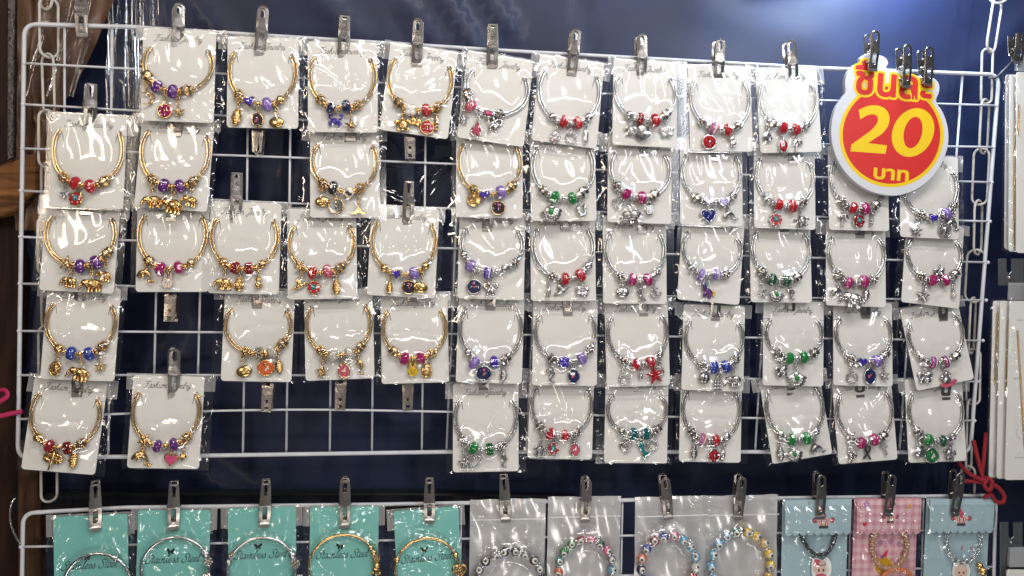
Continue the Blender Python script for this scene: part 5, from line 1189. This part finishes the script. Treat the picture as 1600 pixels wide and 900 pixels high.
# ------------------------------------------------------------------ printed cards with cord bracelets
def gingham():
    m = mat('pink_gingham_card', (0.62, 0.33, 0.37), 0.5); nt = m.node_tree; b = nt.nodes['Principled BSDF']; N = nt.nodes.new; L = nt.links.new
    tc = N('ShaderNodeTexCoord'); sp = N('ShaderNodeSeparateXYZ'); L(tc.outputs['Object'], sp.inputs[0]); s = []
    for ax in (0, 1):
        a = N('ShaderNodeMath'); a.operation = 'MULTIPLY'; a.inputs[1].default_value = 2 * PI / .0085; L(sp.outputs[ax], a.inputs[0])
        c = N('ShaderNodeMath'); c.operation = 'SINE'; L(a.outputs[0], c.inputs[0]); g = N('ShaderNodeMath'); g.operation = 'GREATER_THAN'; g.inputs[1].default_value = 0; L(c.outputs[0], g.inputs[0]); s.append(g)
    ad = N('ShaderNodeMath'); ad.operation = 'ADD'; L(s[0].outputs[0], ad.inputs[0]); L(s[1].outputs[0], ad.inputs[1])
    hf = N('ShaderNodeMath'); hf.operation = 'MULTIPLY'; hf.inputs[1].default_value = .5; L(ad.outputs[0], hf.inputs[0])
    r = N('ShaderNodeValToRGB'); r.color_ramp.elements[0].color = (.72, .50, .52, 1); r.color_ramp.elements[1].color = (.60, .27, .33, 1); L(hf.outputs[0], r.inputs[0]); L(r.outputs[0], b.inputs['Base Color'])
    return m
LBLUE = mat('light_blue_card', (0.36, 0.50, 0.55), 0.5, var=.04, vscale=40); PINKC = gingham()
SKIN = mat('pale_print', (0.72, 0.50, 0.42), .5); HATP = mat('pink_print', lin('#c8576a'), .5); DARKP = mat('dark_print', (0.06, .05, .055), .5); WHP = mat('white_print', (.74, .76, .74), .5); PURP = mat('purple_print', lin('#8f6bb0'), .5); GOLDP = mat('gold_print', lin('#d8a41c'), .5); ORGP = mat('orange_print', lin('#dc6a3a'), .5)
def star_pts(cx, cy, R, r=.45, n=5, q0=PI / 2): return [(cx + (R if i % 2 == 0 else R * r) * math.cos(q0 + PI * i / n), cy + (R if i % 2 == 0 else R * r) * math.sin(q0 + PI * i / n)) for i in range(2 * n)]
def print_part(name, pieces, parent, z):
    ms = []; mb = MB()
    for k, (pts, m) in enumerate(pieces):
        if m not in ms: ms.append(m)
        mb.prism(pts, z, z + .00008 + .00004 * k, ms.index(m))
    link(name, mb.mesh(name, ms), parent)
def doll(cx, cy, s):
    e = lambda x, y, a, b: ellipse(cx + x * s, cy + y * s, a * s, b * s, 16)
    pc = [([(cx - 4.5 * s, cy + 2 * s), (cx + 3 * s, cy + 2 * s), (cx + 1 * s, cy + 5 * s), (cx - 3.8 * s, cy + 12 * s)], HATP), (e(-7.5, -1, 2.4, 2.2), DARKP), (e(7.5, -1, 2.4, 2.2), DARKP), (e(-7.5, -1, 1.7, 1.5), HATP), (e(7.5, -1, 1.7, 1.5), HATP)]
    pc.append(([(cx - 7 * s, cy + .5 * s), (cx + 7 * s, cy + .5 * s), (cx + 4 * s, cy - 5.4 * s), (cx - 4 * s, cy - 5.4 * s)], SKIN))
    for x in (-4.4, -2.2, 0, 2.2, 4.4): pc.append(([(cx + x * s - .35 * s, cy), (cx + x * s + .35 * s, cy), (cx + x * .62 * s + .3 * s, cy - 5.2 * s), (cx + x * .62 * s - .3 * s, cy - 5.2 * s)], HATP if abs(x) > 3 else DARKP if x else SKIN))
    pc.append((e(0, .8, 1.6, 1.4), HATP)); pc.append(([(cx - 3.6 * s, cy - 5.4 * s), (cx + 3.6 * s, cy - 5.4 * s), (cx + 4 * s, cy - 7.6 * s), (cx - 4 * s, cy - 7.6 * s)], DARKP))
    return pc
def cartoon_card(tl, tr, m, label, seed, yflap, build):
    o, r, u, n, W = frame_top(tl, tr, .0058, .03); H = .112; o = o - u * H
    root = link('carded_cord_bracelet', None, None, basis(o, r, u, n), label, 'bracelet', 'cord bracelets on printed cards')
    def loc(x, y, z=0.0): p = hit(x, y, o + n * z, n) - o; return p.dot(r), p.dot(u)
    mb = MB(); mb.prism(rrect(0, 0, W, H, .0012, 3), -.0006, 0); cd = link('card', mb.mesh('card', [m]), root)
    yf = loc(tl[0] + 5, yflap)[1]; ns = 9; pts = [(W + .0003, H + .0006), (-.0003, H + .0006)]
    for i in range(ns):
        for j in range(6): a = PI * j / 6; cxx = W * (i + .5) / ns; pts.append((cxx - W / ns / 2 * math.cos(a), yf - .0036 * math.sin(a)))
    pts.append((W, yf)); pts = pts[:2] + [(max(-.0003, min(W + .0003, x)), y) for x, y in pts[2:]]
    mb = MB(); mb.prism(pts, .0060, .0066); fl = link('scalloped_flap', mb.mesh('scalloped_flap', [m]), root)
    bumps = [(W / 2 + dx, yf + dy, .0072, .012) for dx in np.linspace(-W / 2 + .004, W / 2 - .004, 6) for dy in (0.004, .012, .020)] + build(root, cd, fl, loc, W, H)
    link('bag', bag_mesh('bag', -.0038, W + .0042, -.002, H + .0016, bumps, seed, ncr=34, amp=(.0006, .0020)), root)
def braid(pts, rad, m, root, closed=False, name='cord', turn=.0034):
    """a cord made of round turns along its path"""
    P3 = [Vector(p) for p in pts] + ([Vector(pts[0])] if closed else []); L = [0.0]
    for a, b in zip(P3, P3[1:]): L.append(L[-1] + (b - a).length)
    k = max(4, round(L[-1] / turn)) * 6; ps = []; rs = []; j = 0
    for i in range(k if closed else k + 1):
        d = L[-1] * i / k
        while j < len(L) - 2 and L[j + 1] < d: j += 1
        ps.append(P3[j].lerp(P3[j + 1], (d - L[j]) / max(1e-9, L[j + 1] - L[j]))); rs.append(rad * (.58 + .42 * abs(math.sin(PI * i / 6))))
    mb = MB(); mb.tube(ps, rs, 0, 8, closed); return link(name, mb.mesh(name, [m]), root)
def c1(root, cd, fl, loc, W, H):
    print_part('doll_print', doll(*loc(1287, 811, .0066), .00125), fl, .0067); x, y = loc(1265, 786, .0066)
    print_part('star_print', [(star_pts(x, y, .0022, .5), DARKP), (star_pts(x, y, .0011, .5), WHP)], fl, .0067)
    for q in ((1240, 800), (1300, 792), (1232, 860), (1314, 880), (1318, 845)):
        print_part('star_print', [(star_pts(*loc(*q), .0011, .4), WHP)], fl if q[1] < 825 else cd, .0067 if q[1] < 825 else .0001)
    pts = crom([(*loc(1249, 828, .004), .0035), (*loc(1256, 846, .004), .0038), (*loc(1268, 862, .004), .004), (*loc(1282, 867, .004), .004), (*loc(1295, 861, .004), .004), (*loc(1303, 846, .004), .0038), (*loc(1307, 828, .004), .0035)], 7)
    b = braid(pts, .0024, mat('black_cord', (.012, .018, .026), .35, coat=.3), root)
    x, y = loc(1283, 888, .004); e = lambda dx, dy, a, c: ellipse(x + dx * .001, y + dy * .001, a * .001, c * .001, 18)
    mb = MB(); mb.prism(crom([(x + a * .001, y + c * .001) for a, c in [(-9, 9), (-4, 11), (2, 8), (6, 11), (10, 8), (12, 0), (10, -9), (0, -12), (-8, -9), (-10, 0)]], 4, True), .002, .0036, bev=.0004); ch = link('acrylic_charm', mb.mesh('acrylic_charm', [WHP]), b)
    print_part('charm_print', [(e(-1, 1, 7.5, 8), SKIN), ([(x - .009, y + .002), (x - .007, y + .010), (x - .001, y + .0085), (x - .002, y + .003)], HATP), (e(1, 4.6, 4.4, 2.0), DARKP), (e(1, 5.0, 3.6, 1.5), SKIN), (e(-2.4, -2, 1.0, 1.4), DARKP), (e(2.6, -2, 1.0, 1.4), DARKP), (e(8, 3, 3, 5), WHP), (e(0, -8, 6, 2.2), HATP)], ch, .0037)
    return [(p[0], p[1], .0070, .006) for p in pts[::6]] + [(x, y, .0048, .012)]
def c2(root, cd, fl, loc, W, H):
    x, y = loc(1354, 788, .0066); print_part('star_print', [(star_pts(x, y, .0036, .62), PURP), (star_pts(x, y, .0022, .6), mat('pale_pink_print', (.66, .4, .5), .5))], fl, .0067)
    x, y = loc(1351, 820, .0066); print_part('heart_print', [([(x + a * .001, y + b * .001) for a, b in heart_pts(3.0, 20)], mat('red_heart_print', lin('#c63846'), .5))], fl, .0067)
    x, y = loc(1420, 791, .0066); print_part('moon_print', [(crom([(x - .001, y + .003), (x + .002, y + .002), (x + .002, y - .002), (x - .002, y - .0024), (x + .0006, y)], 3, True), GOLDP)], fl, .0067)
    x, y = loc(1397, 787, .0066); print_part('square_print', [(rrect(x - .0015, y - .0015, x + .0015, y + .0015, .0003, 2), mat('brown_print', (.25, .1, .09), .5))], fl, .0067)
    print_part('doll_print', doll(*loc(1391, 806, .0066), .00095), fl, .0067)
    x, y = loc(1380, 884); print_part('sun_print', [(ellipse(x, y, .010, .0095, 24), GOLDP)], cd, .0001)
    for q in ((1376, 848), (1392, 846), (1405, 850)):
        x, y = loc(*q); print_part('face_print', [(crom([(x - .003, y), (x, y + .003), (x + .003, y), (x, y - .0035)], 3, True), mat('mauve_print', (.42, .22, .30), .5))], cd, .0001)
    x, y = loc(1381, 866); print_part('wing_print', [([(x - .004, y - .003), (x + .005, y + .006), (x + .003, y - .003)], mat('red_heart_print', lin('#c63846'), .5)), ([(x - .005, y), (x + .001, y - .004), (x - .003, y - .005)], PURP)], cd, .0001)
    cx, cy = loc(1390, 853, .004); s = mpp(1390, 853); N = 60
    pts = [(cx + 27 * s * math.cos(2 * PI * i / N), cy + 33 * s * math.sin(2 * PI * i / N), .0040) for i in range(N)]
    braid(pts, .0029, mat('tan_cord', (.40, .22, .13), .45, coat=.2), root, True)
    cx, cy = loc(1401, 908, .004); p2 = [(cx + 24 * s * math.cos(2 * PI * i / N), cy + 18 * s * math.sin(2 * PI * i / N), .0044) for i in range(N)]
    braid(p2, .0025, mat('orange_cord', (.62, .17, .05), .4, coat=.3), root, True, 'coil_ring')
    return [(p[0], p[1], .0070, .006) for p in pts[::5] + p2[::5]]
def c3(root, cd, fl, loc, W, H):
    print_part('doll_print', doll(*loc(1502, 808, .0066), .00118), fl, .0067)
    for q in ((1470, 826), (1528, 798), (1466, 870), (1530, 876)): print_part('star_print', [(star_pts(*loc(*q), .0011, .4), WHP)], fl if q[1] < 828 else cd, .0067 if q[1] < 828 else .0001)
    cx, cy = loc(1506, 842, .004); s = mpp(1500, 850); b = None; pts = []
    mb = MB(); N = 34
    for i in range(N):
        a = 2 * PI * i / N; p = Vector((cx + 27 * s * math.cos(a), cy + 34 * s * math.sin(a), .004)); pts.append(p); t = Vector((-27 * math.sin(a), 34 * math.cos(a), 0)).normalized(); q = t.cross(Vector((0, 0, 1)))
        ax = q if i % 2 else Vector((0, 0, 1)); mb.tube([p + t * .0026 * math.cos(k * PI / 5) + ax * .0019 * math.sin(k * PI / 5) for k in range(10)], .0006, 0, 5, True)
    b = link('chain_bracelet', mb.mesh('chain_bracelet', [SILV]), root)
    for q in ((1503, 856), (1518, 857)): x, y = loc(*q); print_part('face_print', [(crom([(x - .0016, y), (x, y + .0026), (x + .0016, y), (x, y - .003)], 3, True), mat('mauve_print', (.42, .22, .30), .5))], cd, .0001)
    x, y = loc(1503, 892, .004); e = lambda dx, dy, a, c: ellipse(x + dx * .001, y + dy * .001, a * .001, c * .001, 18)
    mb = MB(); mb.prism(crom([(x + a * .001, y + c * .001) for a, c in [(-9, 6), (-6, 10), (4, 9), (9, 5), (10, -4), (5, -11), (-6, -11), (-10, -3)]], 4, True), .002, .0036, bev=.0004); ch = link('acrylic_charm', mb.mesh('acrylic_charm', [WHP]), b)
    print_part('charm_print', [(e(-1, -1, 7.4, 7.4), SKIN), (e(-1, 4, 6.0, 3.2), mat('peach_print', (.70, .55, .47), .5)), (e(-3, -2, .9, 1.3), DARKP), (e(2.2, -2, .9, 1.3), DARKP), (e(-1, -5, 1.4, .6), HATP)], ch, .0037)
    x2, y2 = loc(1530, 884, .004); me = bead_mesh('ball', None, GOLD); link('ball_bead', me, b, T(x2, y2, .0045)); link('ball_bead', me, b, T(x2 + .004, y2 - .006, .0045) @ Matrix.Scale(1.2, 4))
    return [(p[0], p[1], .0066, .006) for p in pts[::3]] + [(x, y, .0048, .012)]
cartoon_card((1223, 780), (1325, 778), LBLUE, 'light blue scalloped card with black cord bracelet', 71, 829, c1)
cartoon_card((1335, 778), (1434, 777), PINKC, 'pink gingham scalloped card with tan cord bracelet', 72, 827, c2)
cartoon_card((1448, 778), (1547, 778), LBLUE, 'light blue scalloped card with silver chain bracelet, far right', 73, 825, c3)

# ------------------------------------------------------------------ right edge: necklace cards and steel brackets
def necklace(q, dep, label, seed, chains, prints=(), bagtop=None):
    """q: tl, tr, br, bl on the wall"""
    a, b, d = P(*q[0], dep), P(*q[1], dep), P(*q[3], dep); o = d; r = (b - a); r.y = 0; r.normalize(); n = Vector((0, -1, 0)); u = n.cross(r)
    W, H = (b - a).length, (a - d).dot(u)
    root = link('carded_necklace', None, None, basis(o, r, u, n), label, 'necklace', 'necklaces on long white cards')
    def loc(x, y): p = hit(x, y, o, n) - o; return p.dot(r), p.dot(u)
    sh = (a - d).dot(r)
    mb = MB(); mb.prism([(x + sh * y / H, y) for x, y in rrect(0, 0, W, H, .003, 4)], -.0009, 0); cd = link('card', mb.mesh('card', [PAPER]), root); bumps = []
    for ch in chains:
        (x0, y0), (x1, y1) = loc(*ch[0]), loc(*ch[1]); mb = MB(); L = math.hypot(x1 - x0, y1 - y0); k = int(L / .0013)
        for i in range(k + 1): f = i / k; mb.sphere((x0 + (x1 - x0) * f, y0 + (y1 - y0) * f, .0010), .00085, 0, 6, 4)
        link('neck_chain', mb.mesh('neck_chain', [GOLD]), root)
        for i in range(12): bumps.append((x0 + (x1 - x0) * i / 11, y0 + (y1 - y0) * i / 11, .0028, .004))
    for kind, x, y, w in prints:
        px_, py_ = loc(x, y); mb = MB()
        if kind == 'ring': mb.ring((px_, py_, .00012), w, .00025, 0, 28, 4)
        else: mb.box((px_ - w, py_ - .0004, .00005), (px_ + w, py_ + .0004, .00015))
        link('faint_print', mb.mesh('faint_print', [mat('grey_print', (.42, .40, .37), .6)]), cd)
    bm_ = bag_mesh('bag', -.003, W + .004, -.0015, H + (.018 if bagtop else .002), bumps, seed, ncr=26)
    for v in bm_.vertices: v.co.x += sh * v.co.y / H
    bg_ = link('bag', bm_, root)
    if bagtop:
        mb = MB(); mb.grid(lambda p, g: (-.002 + sh + (W + .005) * p, H + .001 + .018 * g, -.0011 + .0006 * math.sin(p * 21)), 20, 5); link('seal_flap', mb.mesh('seal_flap', [FLAP]), bg_)
NG = dict()
necklace([(1572, 116), (1700, 122), (1698, 392), (1570, 390)], .004, 'rearmost necklace card of the upper right stack, mostly covered', 81, [])
necklace([(1578, 116), (1706, 122), (1704, 395), (1576, 393)], .009, 'middle necklace card of the upper right stack', 82, [((1586, 140), (1583, 385))])
necklace([(1589, 112), (1716, 118), (1714, 398), (1588, 395)], .014, 'front necklace card of the upper right stack', 83, [((1591.5, 165), (1590, 210))], bagtop=True)
necklace([(1552, 470), (1690, 472), (1684, 748), (1545, 746)], .004, 'rearmost necklace card of the lower right stack', 84, [((1557, 490), (1553, 600))])
necklace([(1563, 470), (1701, 472), (1695, 750), (1557, 748)], .009, 'middle necklace card of the lower right stack', 85, [((1574, 500), (1570, 610))])
necklace([(1578, 470), (1716, 472), (1710, 754), (1570, 750)], .014, 'front necklace card with gold bead chain in lower right stack', 86, [((1589, 517), (1600, 700)), ((1640, 517), (1630, 700))], [('line', 1594, 500, .004), ('line', 1590, 591, .005), ('ring', 1597, 675, .007), ('line', 1594, 715, .006)], True)
clip((1590, 96), (1590, 52), .016, 'C', 'steel clip above the upper right necklace stack')
GREY = mat('grey_steel_bracket', (0.22, 0.23, 0.24), 0.35, 0.8, var=.1, vscale=60)
def bracket(x0, x1, y0, y1, nx0, nx1, ny, dep, label):
    def q(x, y): p = P(x, y, dep) - P(x0, y1, dep); return (p.x, p.z)
    mb = MB(); mb.prism([q(x0, y1), q(x1, y1), q(x1, y0), q(nx1, y0), q(nx1, ny - 4), q((nx0 + nx1) / 2, ny), q(nx0, ny - 4), q(nx0, y0), q(x0, y0)], -.0016, 0, bev=.0003)
    root = link('slotted_bracket', None, None, basis(P(x0, y1, dep), Vector((1, 0, 0)), Vector((0, 0, 1)), Vector((0, -1, 0))), label, 'bracket', 'slotted steel brackets at the right edge')
    link('plate', mb.mesh('plate', [GREY]), root); mb = MB(); x, y = q((nx0 + nx1) / 2, ny + 6); mb.sphere((x, y, .0005), (.002, .002, .0014), 0, 10, 6); link('rivet', mb.mesh('rivet', [LIP]), root)
    return root, q
bracket(1561, 1600, 404, 446, 1573, 1581, 428, .010, 'slotted steel bracket below the upper right necklace stack')
br_, q = bracket(1563, 1598, 816, 905, 1576, 1584, 842, .010, 'slotted steel bracket at the bottom right corner with a grey holder')
mb = MB(); a_, b_ = q(1572, 884), q(1640, 853); mb.prism(rrect(a_[0], a_[1], b_[0], b_[1], .0008, 2), .001, .005, bev=.0004); link('holder', mb.mesh('holder', [mat('grey_holder', (.30, .31, .32), .4)]), br_)
necklace([(1573, 890), (1700, 892), (1700, 1050), (1573, 1050)], .017, 'white necklace card starting at the bottom right corner', 87, [])
mb = MB(); o_ = P(1556, 118, .002); mb.tube([P(*c, d) - o_ for c, d in (((1545, 122), .004), ((1556, 122), .004), ((1566, 112), .006), ((1581, 97), .010))], .0013, 0, 8)
link('wire_hook', mb.mesh('wire_hook', [mat('dark_wire', (.06, .06, .07), .4)]), None, T(*o_), 'short dark wire hook at the upper right rack corner', 'hook')

# ------------------------------------------------------------------ cords
REDC = mat('red_cord', (0.24, 0.007, 0.014), 0.8, var=.2, vscale=300, bump=.6, bscale=900); PNKC = mat('magenta_ribbon', (0.42, 0.012, 0.085), 0.7, var=.15, vscale=200, bump=.4, bscale=900)
def cord(name, strands, m, label, cat, rad):
    o = P(strands[0][0][0], strands[0][0][1], strands[0][0][2]); mb = MB()
    for st in strands: mb.tube([Vector(p) - o for p in crom([tuple(P(*q)) for q in st], 7)], rad, 0, 9)
    return link(name, mb.mesh(name, [m]), None, T(*o), label, cat)
cord('red_cord', [[(1541, 676, -.004), (1537, 715, .002), (1533, 752, .010)], [(1521, 688, .004), (1529, 722, .009), (1537, 752, .013)], [(1497, 722, .004), (1512, 738, .009), (1530, 748, .013), (1546, 753, .014)],
                  [(1503, 752, .006), (1524, 752, .010), (1544, 756, .013)], [(1540, 746, .012), (1550, 752, .018), (1546, 766, .018), (1538, 758, .016), (1543, 748, .014)],
                  [(1545, 754, .014), (1560, 762, .014), (1569, 775, .014), (1566, 785, .014), (1556, 783, .014), (1547, 772, .015), (1538, 778, .013)]], REDC, 'red cord knotted with a loop at the lower right rack corner', 'cord', .0022)
def ribbon(pts, wid, m, label):
    ps = [Vector(p) for p in crom([tuple(P(*q)) for q in pts], 8)]; o = ps[0]; mb = MB(); V = []
    for i, p in enumerate(ps):
        a, b = ps[max(0, i - 1)], ps[min(len(ps) - 1, i + 1)]; t = (b - a).normalized(); w = Vector((0, -1, 0)).cross(t).normalized() * wid
        for d in (-.0003, .0003): V += [p - o - w + Vector((0, d, 0)), p - o + w + Vector((0, d, 0))]
    F = []
    for i in range(len(ps) - 1):
        k = 4 * i
        for a, b in ((0, 1), (1, 3), (3, 2), (2, 0)): F.append((k + a, k + b, k + 4 + b, k + 4 + a))
    mb.add(V, F); link('magenta_ribbon', mb.mesh('magenta_ribbon', [m]), None, T(*o), label, 'ribbon')
ribbon([(35, 643, .004), (18, 646, .006), (0, 650, .008), (-14, 648, .010), (-16, 634, .012), (0, 627, .013), (11, 619, .012), (8, 610, .010), (-4, 611, .008)], .0021, PNKC, 'magenta ribbon looped at the left edge of the upper rack')
mb = MB(); o_ = P(30, 784, .002); mb.tube(crom([tuple(P(*c) - o_) for c in ((24, 778, .001), (17, 790, .004), (16, 815, .005), (24, 838, .004), (32, 850, .002))], 6), .0010, 0, 8)
link('wire_loop', mb.mesh('wire_loop', [SILV]), None, T(*o_), 'thin bare wire loop at the lower left rack corner', 'wire')
